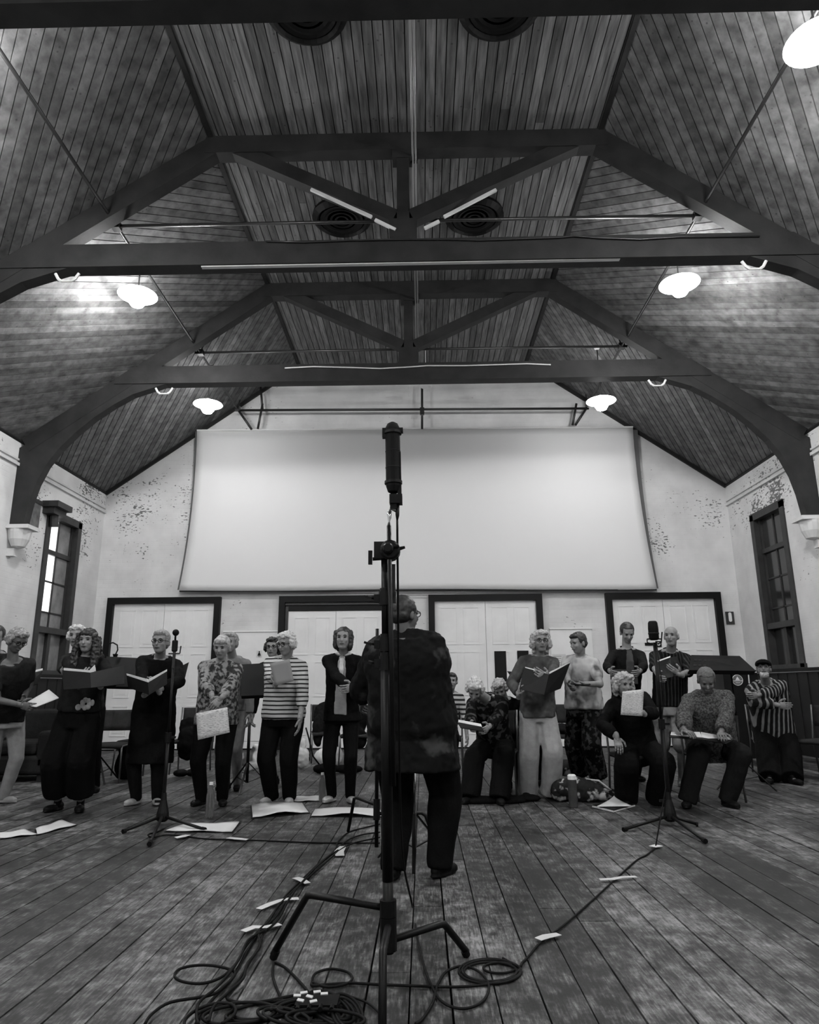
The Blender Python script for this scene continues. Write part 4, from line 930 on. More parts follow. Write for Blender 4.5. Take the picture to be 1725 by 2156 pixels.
# --- bent white-haired pair
person('seated blond singer in black leaning against the white-haired woman', FT(1072, 1662, 1094, 1664), at(1047, 1433, 8.2), face=-12, h=1.60, hip=HP(1078, 8.62), neck=at(1062, 1473, 8.35), pitch=34, roll=-14, shirt=C_BLK, legs=C_BLK, hair=('curly', H_B), hands={'a': at(1050, 1530, 8.2), 'b': at(1088, 1530, 8.3)}, group=G3)
person('seated white-haired woman in a rose-printed black top bent over her book', FT(990, 1690, 1052, 1692), at(1001, 1433, 7.25), face=-14, h=1.62, w=1.18, hip=HP(1042, 7.95), neck=at(1026, 1468, 7.62), pitch=46, roll=10, shirt=C_ROSE, sleeve=.95, hem=.46, loose=.02, legs=C_BLK, wide=2.0, hair=('curly', H_W),
       hands={'a': at(990, 1545, 7.05), 'b': at(1022, 1542, 7.1)}, group=G3)
book('song_book', 'black book with white pages on the lap of the bent white-haired woman', [[(963, 1520, 7.15), (1014, 1530, 7.0), (1020, 1540, 6.9), (970, 1532, 7.0)]], [[(965, 1515, 7.22), (1013, 1524, 7.05), (1015, 1530, 7.0), (964, 1521, 7.18)]], cat='book')
# --- pale trousers
person('woman with wavy blond hair, glasses, grey jumper and pale wide trousers', FT(1112, 1678, 1160, 1680), at(1137, 1327, 7.55), face=2, w=1.0, shirt=C_HEATH, sleeve=.95, hem=.47, flare=1.10, under=None, legs=C_LG, wide=2.2, hair=('wavy', H_B), glasses=True, loose=.018,
       hands={'a': at(1093, 1462, 7.28), 'b': at(1150, 1440, 7.02)}, poles={'a': (-1, .3, -.6), 'b': (1, .2, -.8)}, hand_dir={'a': ((.1, -.4, .8), (1, 0, 0), .8), 'b': ((-.75, -.1, .5), (.1, .95, .1), .35)}, group=G1)
book('song_folder', 'large open black folder held up by the woman in pale trousers', [[(1103, 1405, 7.26), (1156, 1420, 7.10), (1146, 1463, 7.04), (1094, 1451, 7.20)], [(1156, 1420, 7.10), (1201, 1396, 7.30), (1181, 1450, 7.20), (1146, 1463, 7.04)]],
     [[(1106, 1404, 7.29), (1154, 1416, 7.14), (1155, 1422, 7.13), (1106, 1407, 7.28)], [(1157, 1415, 7.14), (1200, 1394, 7.33), (1200, 1398, 7.33), (1158, 1421, 7.13)]])
book('song_folder', 'corner of a black folder sticking out left of the grey jumper', [[(1068, 1413, 7.9), (1094, 1416, 7.8), (1092, 1441, 7.7), (1082, 1434, 7.75)]])
person('singer in black almost wholly hidden behind the woman in pale trousers', FT(1142, 1652, 1160, 1652), at(1140, 1352, 8.5), face=0, w=.9, shirt=C_BLK, legs=C_BLK, hair=('short', H_D), hands={'a': at(1098, 1440, 8.2), 'b': at(1130, 1440, 8.2)}, group=G2)
# --- tie-dye
person('woman with short dark hair turned to the left in a pale tie-dye T-shirt', FT(1225, 1652, 1264, 1662), at(1214, 1332, 8.2), face=-42, w=1.15, belly=1.2, pitch=12, yaw=-18, shirt=C_TIE, sleeve=.30, hem=.50, flare=1.12, loose=.02, legs=C_PAISLEY, wide=2.0, leg_to=.08, hair=('short', H_D), shoes=S_LT,
       hands={'a': at(1200, 1446, 7.9), 'b': at(1232, 1440, 7.85)}, poles={'a': (-.6, .5, -.8), 'b': (1, .4, -.5)}, hand_dir={'b': ((-1, -.1, 0), (0, 0, 1), .4)}, group=G2)
book('song_folder', 'closed dark folder carried flat by the woman in the tie-dye T-shirt', [[(1192, 1437, 7.95), (1240, 1435, 7.9), (1244, 1441, 7.8), (1196, 1444, 7.82)]])
# --- two men in the last row
person('dark-haired man in a black jacket looking down at his folder', FT(1312, 1643, 1340, 1643), at(1322, 1313, 8.75), face=0, h=1.76, w=1.05, pitch=30, shirt=C_BLK2, sleeve=.9, hem=.47, under=C_GR, jacket_open=True, collar=True, legs=C_BLK, hair=('man', H_D),
       hands={'a': at(1286, 1414, 8.38), 'b': at(1346, 1414, 8.38)}, poles={'a': (-1, .3, -.6), 'b': (1, .3, -.6)}, group=G2)
book('song_folder', 'dark folder held level by the dark-haired man', [[(1290, 1409, 8.34), (1342, 1410, 8.34), (1344, 1440, 8.26), (1292, 1440, 8.26)]])
person('old man with thin white hair in a dark pinstriped shirt and khaki shorts', FT(1405, 1650, 1436, 1655), at(1412, 1318, 8.2), face=-22, h=1.74, w=1.12, belly=1.25, yaw=-10, shirt=C_PIN, sleeve=.55, hem=.50, flare=1.05, collar=True, legs=C_SHORT, wide=1.8, leg_to=.27, hair=('bald', H_W), shoes=S_LT,
       hands={'a': at(1388, 1428, 7.85), 'b': at(1432, 1420, 7.85)}, poles={'a': (-1, .3, -.6), 'b': (1, .3, -.6)}, hand_dir={'b': ((-.8, -.2, .4), (0, .8, .5), .5)}, group=G2)
book('song_folder', 'open dark folder held by the old man in pinstripes', [[(1378, 1396, 7.86), (1412, 1384, 7.92), (1418, 1424, 7.8), (1386, 1432, 7.78)], [(1412, 1384, 7.92), (1426, 1382, 8.0), (1438, 1412, 7.9), (1418, 1424, 7.8)]], [[(1379, 1393, 7.89), (1412, 1381, 7.95), (1412, 1384, 7.94), (1380, 1396, 7.88)]])
# --- seated right
person('seated woman with tousled pale hair in black, reading a sheet, one hand on her knee', FT(1320, 1693, 1384, 1694), at(1313, 1416, 7.22), face=4, h=1.64, w=1.15, hip=HP(1340, 7.44), knees={'a': (-.25, -1, .5), 'b': (.1, -1, .7)}, yaw=10, pitch=10, shirt=C_BLK, sleeve=.95, hem=.42, flare=1.1, loose=.022, legs=C_BLK, wide=2.2, hair=('wavy', H_B),
       hands={'a': at(1299, 1552, 6.96), 'b': at(1352, 1500, 6.90)}, poles={'a': (-1, .4, -.3), 'b': (1, .3, -.6)}, hand_dir={'a': ((.0, -.5, -.75), (0, .7, -.6), .45), 'b': ((-.7, -.1, .5), (-.1, .9, .1), .9)}, group=G3)
sheet_px('music_score', 'sheet of printed music held before the face of the seated woman in black', [(1311, 1456, 6.88), (1356, 1451, 6.90), (1353, 1508, 6.84), (1307, 1505, 6.82)], M_SCORE)
person('seated grey-haired man in a checked jacket with a big book open on his knees', FT(1448, 1698, 1532, 1698), at(1487, 1410, 7.16), face=-6, h=1.76, w=1.22, hip=HP(1498, 7.50), knees={'a': (-.2, -1, .5), 'b': (.2, -1, .5)}, pitch=34, yaw=-8, shirt=C_TWEED, sleeve=.93, hem=.46, flare=1.12, loose=.032, belly=1.2, collar=True, legs=C_BLK2, wide=1.5, hair=('thin', mat('hair_iron_grey', 0.10, 0.7, vary=.4, scale=60, coords='Object')), skin=M_SKIND, folds=.012,
       hands={'a': at(1440, 1544, 6.86), 'b': at(1518, 1546, 6.88)}, poles={'a': (-1, .4, -.4), 'b': (1, .4, -.4)}, hand_dir={'a': ((.2, -.9, -.1), (0, 0, -1), .4), 'b': ((-.3, -.9, -.1), (0, 0, -1), .4)}, group=G3)
book('song_book', 'big white-paged book open on the knees of the man in the checked jacket', [[(1412, 1547, 7.0), (1478, 1552, 6.95), (1480, 1557, 6.85), (1410, 1552, 6.9)], [(1478, 1552, 6.95), (1544, 1558, 7.0), (1530, 1566, 6.88), (1480, 1557, 6.85)]],
     [[(1414, 1541, 7.15), (1474, 1541, 7.1), (1478, 1552, 6.93), (1412, 1547, 6.98)], [(1476, 1541, 7.1), (1542, 1553, 7.1), (1530, 1562, 6.93), (1478, 1552, 6.93)]], cat='book')
person('seated bearded man in a flat cap and upright-striped shirt, arms folded', FT(1622, 1648, 1670, 1650), at(1606, 1388, 9.0), face=-10, h=1.76, w=1.3, hip=HP(1632, 9.45), pitch=-12, yaw=-16, belly=1.3, shirt=C_VST, sleeve=.95, hem=.45, flare=1.1, loose=.026, collar=True, legs=C_BLK, wide=2.1, hair=('thin', H_G), beard=H_W, hat=C_BLK, glasses=True,
       hands={'a': at(1638, 1484, 8.75), 'b': at(1578, 1470, 8.72)}, poles={'a': (-1.2, .0, -.5), 'b': (1.2, .0, -.5)}, group=G3)
o = flower_blob.build('dress_flower', C_LG, smooth=True); pp = [p_ for p_ in bpy.data.objects if 'long dark hair and wide' in str(p_.get('label', ''))][0]
o.parent = pp; o.location = V(o['_w'])-V(pp['_w']); o.name = 'flower_print'
# ================================================================ STANDS AND MICROPHONES
def pin(x, y, Y): return at(x, y, Y)
# ---- the tall stand in the foreground
MX, MY = -0.158, 3.11
r = thing('microphone_stand', 'tall heavy black studio stand in the foreground with bent tubular legs', 'stand', (MX, MY, 0))
col = lambda z: V((MX+0.012-0.010*z, MY, z))
b = MB(); b.tube([col(0.10), col(0.40)], 0.021, 14); b.tube([col(0.36), col(1.30)], 0.0235, 14); b.build('lower_column', M_BLACK, r, smooth=True)
b = MB(); b.tube([col(1.28), col(1.68)], 0.0175, 14); b.build('upper_column', M_BLACK, r, smooth=True)
def collar(z, knob_px=None, s=-1):
    c = MB(); c.tube([col(z-.03), col(z+.03)], 0.030, 14); c.tube([col(z+.03), col(z+.045)], 0.024, 12); c.box(col(z)+V((s*.035, 0, 0)), (.03, .03, .035)); o = c.build('collar', M_BLACK, r, smooth=False)
    c = MB(); c.tube([col(z)+V((s*.045, 0, 0)), col(z)+V((s*.075, -.01, .008))], 0.006, 8); c.box(col(z)+V((s*.078, -.012, .004)), (.034, .006, .010), Matrix.Rotation(.35, 3, 'Y')); c.build('wing_knob', M_BLACK, o)
collar(1.50); collar(1.30); collar(1.22)
for z in (0.262, 0.20, 0.14):
    c = MB(); c.tube([col(z-.03), col(z+.03)], 0.034, 14); c.build('leg_hub', M_BLACK, r)
for (z, bend, tip, who) in ((0.262, (665, 1881), (575, 2020), 'a'), (0.145, (925, 1931), (983, 2014), 'b')):
    t = fl(*tip); bx = at(bend[0], bend[1], MY+(t.y-MY)*0.72); a = col(z)
    bx.z = z+0.005; bx.x = a.x+(t.x-a.x)*0.70; d = (bx-a)
    pts = [a, a+d*0.93, bx+V((0, 0, -.004))*1, bx+(t-bx)*0.09+V((0, 0, 0)), t+V((0, 0, .018))]
    c = MB(); c.tube(pts, 0.0145, 12); lg = c.build('leg', M_BLACK, r, smooth=True); c = MB(); c.tube([t+(bx-t)*0.10+V((0, 0, .01)), t+V((0, 0, .004))], 0.017, 12); c.build('rubber_foot', M_BLACKR, lg)
a = col(0.20); bx = V((MX+.005, MY-0.30, 0.205)); t = V((MX+.012, MY-0.46, 0.0)); c = MB(); c.tube([a, a+(bx-a)*.93, bx+V((0, 0, -.004)), bx+(t-bx)*.1, t+V((0, 0, .018))], 0.0145, 12); lg = c.build('leg', M_BLACK, r, smooth=True)
# grip head
k0 = at(806, 1160, MY)
b = MB(); b.box(k0, (.075, .06, .075)); b.lathe([(.036, -.03), (.045, -.025), (.045, .03), (.036, .036)], at(822, 1160, MY-.01), axis=(0, -1, 0), n=18); b.lathe([(.02, 0), (.024, .01), (.024, .04), (.018, .05)], at(818, 1157, MY-.04), axis=(0, -1, 0), n=12); b.build('grip_head', M_BLACK, r)
b = MB(); b.tube([at(800, 1176, MY), at(785, 1177, MY)], .008, 8); b.box(at(780, 1174, MY), (.018, .018, .062)); b.build('tee_handle', M_BLACK, r)
b = MB(); b.tube([at(835, 1157, MY-.03), at(853, 1152, MY-.03)], [.010, .006], 8); b.tube([at(822, 1152, MY-.05), at(840, 1150, MY-.05)], .008, 8); b.build('wing_lever', M_BLACK, r)
# grip rod (standing upright through the head)
b = MB(); b.tube([at(819, 1107, MY-.03), at(829, 1655, MY-.03)], 0.0105, 10); b.build('extension_rod', M_BLACK, r, smooth=True)
b = MB(); b.tube([at(819, 1110, MY-.03), at(819.5, 1098, MY-.03), at(820, 1090, MY-.03), at(820, 1078, MY-.03)], [.008, .0045, .010, .010], 10); b.tube([at(822, 1078, MY-.03), at(822, 1070, MY-.03), at(834, 1075, MY-.03)], .008, 8); b.build('swivel_adapter', M_CHROME, r, smooth=True)
b = MB(); b.box(at(829, 1225, MY+.06), (.016, .014, .16)); b.box(at(829, 1258, MY+.06), (.022, .014, .05)); b.build('cable_clip', M_PIPE, r)
# long windshielded microphone
r = thing('microphone', 'long black cylindrical stereo microphone pointing up above the tall stand', 'microphone', tuple(at(830, 1062, MY-.03)))
ax0, ax1 = at(829, 1040, MY-.03), at(826.5, 889, MY-.03); L = (ax1-ax0).length; ad = (ax1-ax0)/L
rd = 15.2/1480*3.35
b = MB(); b.lathe([(rd*.3, 0), (rd*.75, .010), (rd*.98, .035), (rd, .06), (rd, .20), (rd*1.0, L-.055)], ax0, ad, 24); b.build('body', M_BLACKR, r, smooth=False)
b = MB(); b.lathe([(rd*1.0, L-.062), (rd*.98, L-.03), (rd*.72, L-.010), (rd*.25, L)], ax0, ad, 24); b.build('grille', mat('black_mesh', 0.012, 0.8, spec=0.1), r, smooth=True)
for q0, q1, k_ in ((.045, .062, 1.18), (L-.062, L-.045, 1.22), (.12, .128, 1.04), (.20, .206, 1.04)):
    b = MB(); b.lathe([(rd*.9, q0), (rd*k_, q0+.002), (rd*k_, q1-.002), (rd*.9, q1)], ax0, ad, 24); b.build('band', M_BLACK, r)
b = MB(); b.box(ax0+ad*(L-.055)+V((-rd*1.15, 0, 0)), (.016, .03, .045)); b.box(ax0+ad*(L-.042)+V((rd*1.15, 0, 0)), (.018, .03, .02)); b.build('side_lug', M_BLACK, r)
b = MB(); b.bar(at(842, 1058, MY-.03), at(840, 953, MY-.03), .018, .03, up=(0, -1, 0)); b.build('mount_rail', M_BLACK, r)
b = MB(); b.box(at(834, 1052, MY-.03), (.058, .05, .042)); b.box(at(829, 1066, MY-.03), (.03, .03, .03)); b.build('connector_block', M_BLACK, r)
b = MB(); b.tube([at(837, 1060, MY-.03), at(837, 1085, MY-.03), at(836.5, 1096, MY-.03)], [.010, .009, .004], 10); b.build('plug', M_BLACK, r, smooth=True)
# its cable, dropping behind the stand to the floor and round in loops
def cable(label, floor_pts, start=(), rad=0.0048, z=0.006, name='cable', group='black cables on the floor'):
    pts = [V(p) for p in start] + [fl(x, y, z) for x, y in floor_pts]
    out = []                                                          # Catmull-Rom through the points
    for i in range(len(pts)-1):
        p0, p1, p2, p3 = pts[max(i-1, 0)], pts[i], pts[i+1], pts[min(i+2, len(pts)-1)]
        for k in range(5):
            t = k/5; out.append(0.5*((2*p1)+(p2-p0)*t+(2*p0-5*p1+4*p2-p3)*t*t+(3*p1-p0-3*p2+p3)*t**3))
    out.append(pts[-1]); b = MB(); b.tube(out, rad, 7); return tag(b.build(name, M_BLACKR, smooth=True), label, 'cable', group)
def ring(cx, cy, rx, ry, a0=0, a1=360, n=14): return [(cx+rx*math.cos(math.radians(a0+(a1-a0)*i/n)), cy+ry*math.sin(math.radians(a0+(a1-a0)*i/n))) for i in range(n+1)]
cable('cable dropping from the tall microphone behind the stand and looping right of it', [(868, 1905), (878, 1970), (893, 2035), (912, 2082), (935, 2112), (975, 2124), (1015, 2110), (1030, 2078), (1012, 2048), (975, 2034), (940, 2046), (921, 2075), (912, 2110), (890, 2145), (875, 2156)],
      start=[at(836.5, 1096, MY-.03), at(838, 1250, MY+.02), at(840, 1450, MY+.10), at(842, 1650, MY+.35), at(849, 1810, MY+.55)], rad=.0052)
cable('black cable lying from the coil to the left behind the column', [(657, 2068), (664, 2050), (695, 2040), (730, 2046), (742, 2060), (728, 2072), (690, 2078), (657, 2068)][::-1] + [(660, 2075), (700, 2072), (742, 2070), (800, 2073), (880, 2076), (960, 2078), (1030, 2072), (1075, 2058), (1096, 2040)], rad=.0052)
cable('thick coil of black cable right of the stand, its end running to the right-hand microphone', ring(1035, 2044, 62, 23, 0, 360)+ring(1033, 2046, 56, 20, 0, 360)+ring(1032, 2045, 66, 26, 0, 300)+[(1060, 2018), (1092, 2035), (1100, 2027)]+[(1115, 2012), (1135, 1988), (1155, 1972), (1195, 1942), (1245, 1898), (1300, 1848), (1340, 1812), (1362, 1800), (1381, 1784)], rad=.0052)
cable('short inner turn of cable lying inside the coil', ring(1052, 2038, 34, 11, 20, 320), rad=.005)
cable('cable taped down from the left-hand microphone stand towards the middle', [(345, 1745), (330, 1752), (312, 1757), (322, 1763), (350, 1758), (385, 1760), (430, 1766), (500, 1768), (580, 1771), (650, 1774), (720, 1775), (800, 1775)], rad=.0058)
paths = [[(800, 1735), (770, 1742), (735, 1752), (712, 1772), (706, 1790), (672, 1818), (640, 1848), (600, 1888), (574, 1925), (553, 1953), (528, 1990), (506, 2030), (490, 2058), (455, 2096), (425, 2130), (412, 2156)],
         [(800, 1752), (765, 1757), (738, 1766), (718, 1780), (700, 1798), (668, 1824), (644, 1850), (606, 1893), (580, 1932), (560, 1952), (546, 1990), (528, 2022), (505, 2060), (480, 2090), (482, 2105), (520, 2112), (560, 2108), (610, 2098), (660, 2092)],
         [(800, 1763), (745, 1775), (716, 1790), (690, 1812), (640, 1856), (590, 1903), (566, 1940), (548, 1956), (516, 1995), (500, 2025), (470, 2055), (430, 2070), (390, 2068), (369, 2058), (375, 2042), (410, 2033), (455, 2034), (495, 2048), (470, 2078), (440, 2096), (360, 2110), (320, 2135), (305, 2156)],
         [(712, 1790), (688, 1806), (650, 1842), (612, 1888), (590, 1930), (566, 1955), (545, 1962), (548, 1990), (536, 2010), (520, 2030), (512, 2060), (480, 2090), (450, 2120), (440, 2150)],
         [(560, 1958), (524, 1978), (508, 2010), (490, 2040), (455, 2080), (420, 2110), (414, 2140), (418, 2156)]]
for i, p_ in enumerate(paths):
    cable(['strand of the taped bundle nearest the stand, running off the bottom edge', 'strand of the taped bundle that turns towards the heap of cable', 'strand of the taped bundle making the wide loop at lower left', 'middle strand of the taped bundle down the left of the stand', 'short strand leaving the last tape towards the bottom edge'][i], p_, z=0.006+0.004*i, rad=.0056)
cable('cable falling from the left leg tip to the heap at the bottom', [(577, 2026), (574, 2050), (582, 2080), (596, 2110), (603, 2135), (612, 2156)], rad=.005)
cable('cable running from the left leg tip diagonally right into the heap', [(580, 2026), (602, 2038), (630, 2066), (655, 2095), (676, 2115), (700, 2140)], rad=.0055)
def cl(cx, cy, rx, ry, rot=0, turns=1.0, ph=0):
    n = int(16*turns); o = []
    for i in range(n+1):
        t = 2*math.pi*(i/16)+ph; x, y = rx*math.cos(t)*(1-.012*i), ry*math.sin(t)*(1-.012*i); o.append((cx+x*math.cos(rot)-y*math.sin(rot), cy+x*math.sin(rot)+y*math.cos(rot)))
    return o
heap = [((660, 2130), 80, 26, .1, 2.2, 0), ((700, 2122), 62, 30, .5, 2.0, 1), ((730, 2135), 48, 34, 1.0, 2.2, 2), ((640, 2118), 70, 18, -.1, 1.6, 3), ((690, 2145), 95, 22, .05, 1.5, .5), ((560, 2128), 90, 20, -.15, 1.3, 1.5), ((500, 2135), 90, 24, -.1, 1.2, 3.5), ((445, 2140), 60, 26, -.3, .8, 2.8), ((600, 2140), 60, 18, .2, 1.4, 2.2)]
for i, (c_, rx, ry, ro, tu, ph) in enumerate(heap):
    cable('one of the black cable turns in the heap at the bottom edge', cl(c_[0], c_[1], rx, ry, ro, tu, ph), z=0.006+0.006*(i % 5), rad=.0058, group='turns of cable in the heap at the bottom edge')
cable('thin cable curling away from the heap towards the column foot', [(738, 2098), (775, 2112), (800, 2135), (808, 2156)], rad=.004)
r = thing('cable_reel_box', 'low black stage box half buried in the heap of cable at the bottom edge', 'box', tuple(fl(665, 2132)))
p = fl(668, 2128); MB().box(p+V((0, 0, .02)), (.15, .09, .03)).build('body', M_BLACKR, r)
for i in range(4): b = MB(); b.tube([p+V((-.06+i*.04, -.05, .035)), p+V((-.06+i*.04, -.075, .033))], .008, 8); b.build('connector', M_BLACKR, r)
# ---- tape
def tape(label, pts, wd=0.030, name='tape_strip'):
    P = [fl(x, y, .012+.006*(0.5-abs(i/(len(pts)-1)-.5))) for i, (x, y) in enumerate(pts)]; G = []
    for i, p in enumerate(P):
        d = (P[min(i+1, len(P)-1)]-P[max(i-1, 0)]).normalized(); s = V((-d.y, d.x, 0))*wd*(1+.15*math.sin(i*2.1)); G.append([p-s, p+s])
    b = MB(); b.sheet(G); o = b.build(name, M_TAPE); m_ = o.modifiers.new('t', 'SOLIDIFY'); m_.thickness = .002; return tag(o, label, 'tape', 'strips of white tape holding the cables down')
tape('crumpled white tape strip on the bundle beside the folded stand leg', [(716, 1802), (714, 1793), (722, 1782)], .03)
tape('small white tape tied round the bundle halfway along', [(622, 1848), (634, 1852), (648, 1860)], .022)
tape('white tape strip across the bundle, second from the camera', [(545, 1914), (568, 1904), (590, 1896), (608, 1893), (629, 1892)], .02)
tape('white tape strip across the bundle nearest the camera', [(512, 1961), (535, 1952), (560, 1952), (590, 1946)], .02)
tape('long white tape strip on the right-hand cable, farther one', [(1263, 1852), (1290, 1851), (1310, 1847), (1340, 1846)], .018)
tape('torn white tape strip on the right-hand cable near the coil', [(1133, 1978), (1150, 1972), (1177, 1967)], .022)
tape('tiny white tape square where the right-hand cable meets its stand', [(1374, 1783), (1388, 1780)], .03)
tape('white tape strip on the left-hand cable left of the bundle', [(481, 1764), (500, 1766), (521, 1768)], .024)
tape('small tape by the left-hand microphone stand', [(370, 1764), (385, 1761), (396, 1758)], .028)
for i, (x, y) in enumerate(((626, 2096), (640, 2090), (652, 2098), (668, 2088), (683, 2092), (633, 2106), (660, 2108))):
    p = fl(x, y, .05); b = MB(); b.box(p, (.026, .010, .004), Matrix.Rotation(.5*math.sin(i*2.3), 3, 'Z') @ Matrix.Rotation(.4, 3, 'X')); tag(b.build('cable_tag', M_TAPE), 'small white label flag on the cables of the heap', 'tag', 'label flags in the cable heap')

# ---- microphone stands either side
def small_stand(label, base, Y, top_px, tips, mic_label, pole_r=.011):
    p = fl(*base); r = thing('microphone_stand', label, 'stand', (p.x, p.y, 0)); top = at(top_px[0], top_px[1], Y); top.x = (top.x+p.x)/2; top.y = p.y
    b = MB(); b.tube([p+V((0, 0, .10)), p+V((0, 0, top.z*.55))], pole_r*1.35, 10); b.build('lower_tube', M_BLACK, r, smooth=True)
    b = MB(); b.tube([p+V((0, 0, top.z*.53)), V((p.x, p.y, top.z))], pole_r, 10); b.build('upper_tube', M_BLACK, r, smooth=True)
    b = MB(); b.lathe([(.028, -.04), (.028, .04)], p+V((0, 0, top.z*.54)), n=10); b.box(p+V((.04, 0, top.z*.54)), (.05, .016, .02)); b.build('clutch', M_BLACK, r)
    b = MB(); b.lathe([(.03, .03), (.055, .05), (.05, .10), (.026, .20), (.02, .26)], p, n=12); b.box(p+V((-.05, 0, .19)), (.05, .014, .02)); b.build('hub', M_BLACK, r)
    for tp in tips:
        t = fl(*tp); d = (t-p); d.z = 0
        b = MB(); b.tube([p+V((0, 0, .075)), p+d*.94+V((0, 0, .022))], .0125, 8); lg = b.build('leg', M_BLACK, r, smooth=True)
        b = MB(); b.tube([p+d*.93+V((0, 0, .020)), p+d+V((0, 0, .018))], .018, 8); b.build('rubber_foot', M_BLACKR, lg)
    return r, V((p.x, p.y, top.z))
r, tp = small_stand('slim black microphone stand with tripod legs on the left, before the long tunic', (341, 1738), 6.3, (366, 1402), ((258, 1756), (432, 1752), (314, 1783)), '')
r = thing('microphone', 'black microphone with a round ball grille before the swept-up grey hair', 'microphone', tuple(tp))
mz = lambda y: at(366, y, tp.y).z
b = MB(); b.lathe([(.02, 0), (.026, .01), (.026, mz(1350)-mz(1372)), (.02, mz(1348)-mz(1372))], (tp.x, tp.y, mz(1372)), n=14); b.build('body', M_BLACK, r)
b = MB(); b.ell((tp.x, tp.y, mz(1332)), (.030, .030, .030)); b.tube([(tp.x, tp.y, mz(1350)), (tp.x, tp.y, mz(1336))], .009, 8); b.build('ball_grille', M_BLACKR, r, smooth=True)
b = MB(); b.tube([(tp.x-.05, tp.y, mz(1376)), (tp.x+.05, tp.y, mz(1376))], .007, 8); b.tube([(tp.x+.05, tp.y, mz(1376)), (tp.x+.055, tp.y, mz(1360))], .006, 8); b.tube([(tp.x, tp.y, mz(1372)), (tp.x, tp.y, tp.z-.02)], .014, 8); b.build('shock_mount', M_PIPE, r)
r, tp = small_stand('black microphone stand with flat tripod legs on the right, before the seated singers', (1413, 1738), 6.2, (1377, 1352), ((1313, 1752), (1471, 1741), (1487, 1777)), '', .014)
r = thing('microphone', 'black side-address microphone in a cradle on the right-hand stand', 'microphone', tuple(tp))
z0 = tp.z
b = MB(); b.lathe([(.030, .02), (.042, .035), (.044, .12), (.040, .17), (.030, .185)], tp+V((0, 0, 0)), n=16); b.build('body', M_BLACKR, r, smooth=True)
b = MB(); b.lathe([(.045, .07), (.0465, .075), (.0465, .08), (.045, .085)], tp, n=16); b.build('band', M_BLACK, r)
b = MB(); b.tube([tp+V((-.06, 0, .03)), tp+V((-.062, 0, .0)), tp+V((0, 0, -.02)), tp+V((.06, 0, .0)), tp+V((.075, 0, .09))], .006, 8); b.tube([tp+V((-.06, 0, .03)), tp+V((.06, 0, .03))], .006, 8); b.build('cradle', M_BLACK, r)
# wires
p = fl(1381, 1782, .01); b = MB(); b.tube([V((tp.x+.01, tp.y-.02, tp.z)), V((tp.x+.03, tp.y-.03, tp.z-.45)), V((tp.x-.02, tp.y-.03, .75)), V((tp.x-.03, tp.y-.05, .3)), p], .005, 6); tag(b.build('cable', M_BLACKR, smooth=True), 'thin cable hanging down from the right-hand microphone to the tape', 'cable')

# ---- second bent-leg stand behind the column
r = thing('microphone_stand', 'folded stand with a bent tubular leg just behind the foreground column', 'stand', tuple(fl(793, 1790)))
q = fl(793, 1790); b = MB(); b.tube([q+V((0, 0, .02)), q+V((0, 0, 1.55))], .014, 10); b.build('column', M_BLACK, r, smooth=True)
hub = q+V((0, 0, .30)); t = fl(733, 1757); bx = V((t.x+.06, t.y-.05, .28))
b = MB(); b.tube([hub, hub+(bx-hub)*.9, bx+V((-.01, 0, -.01)), t+V((0, 0, .02))], .013, 10); b.build('leg', M_BLACK, r, smooth=True)
t2 = q+V((.42, .15, 0)); b = MB(); b.tube([hub+V((0, 0, -.06)), V((t2.x-.1, t2.y, .22)), V((t2.x-.07, t2.y, .20)), t2+V((0, 0, .02))], .013, 10); b.build('leg', M_BLACK, r, smooth=True)
b = MB(); b.lathe([(.024, -.1), (.024, .04)], hub, n=12); b.build('hub', M_BLACK, r)

# ---- music stands
def music_stand(label, quad, foot, leg_r=.34, rot=0.4, perforated=False, chrome=False, lamp=False):
    f = fl(*foot); r = thing('music_stand', label, 'music stand', (f.x, f.y, 0)); P = [at(*q_) for q_ in quad]; c = sum(P, V())/4
    n = (P[1]-P[0]).cross(P[3]-P[0]).normalized(); n = n if n.y > 0 else -n
    dk = MB().prism(P, n*.008).build('desk', M_BLACKP, r)
    d = (P[2]-P[3]); u_ = (P[3]-P[0]).normalized(); b = MB(); b.prism([P[3], P[2], P[2]+n*.06, P[3]+n*.06], u_*.006); b.build('ledge', M_BLACKP, dk)
    if perforated:
        for i in range(9):
            for j in range(2):
                a = P[0]*(1-(i+.7)/10.4)+P[1]*((i+.7)/10.4)+(P[3]-P[0])*(.3+.35*j); b = MB(); b.prism([a, a+(P[1]-P[0])*.055, a+(P[1]-P[0])*.055+u_*.03, a+u_*.03], -n*.003); b.build('slot', M_UNDER, dk)
    zt = c.z
    b = MB(); b.tube([V((f.x, f.y, .42)), V((f.x, f.y, zt-.05)), V((c.x*.4+f.x*.6, (c.y+f.y)/2, zt-.02)), c+n*.01], .011, 8); b.build('upper_tube', M_BLACK, r, smooth=True)
    b = MB(); b.tube([V((f.x, f.y, .10)), V((f.x, f.y, .78))], .017, 10); b.build('lower_tube', M_CHROME if chrome else M_BLACK, r, smooth=True)
    for k in range(3):
        a = rot+k*2*math.pi/3; t = V((f.x+leg_r*math.cos(a), f.y+leg_r*math.sin(a), .012)); b = MB(); b.bar(V((f.x, f.y, .32)), t, .022, .008); b.bar(V((f.x, f.y, .10)), V((f.x, f.y, .32))*.45+t*.55, .014, .006); b.build('leg', M_BLACK, r)
    if lamp:
        a = at(243, 1379, c.y); b = MB(); b.tube([a, at(248, 1368, c.y), at(247, 1358, c.y), at(238, 1353, c.y), at(230, 1355, c.y)], .008, 8); b.lathe([(.02, 0), (.03, .03)], a-V((0, 0, .02)), n=10); b.build('gooseneck_lamp', M_BLACK, r)
    return r
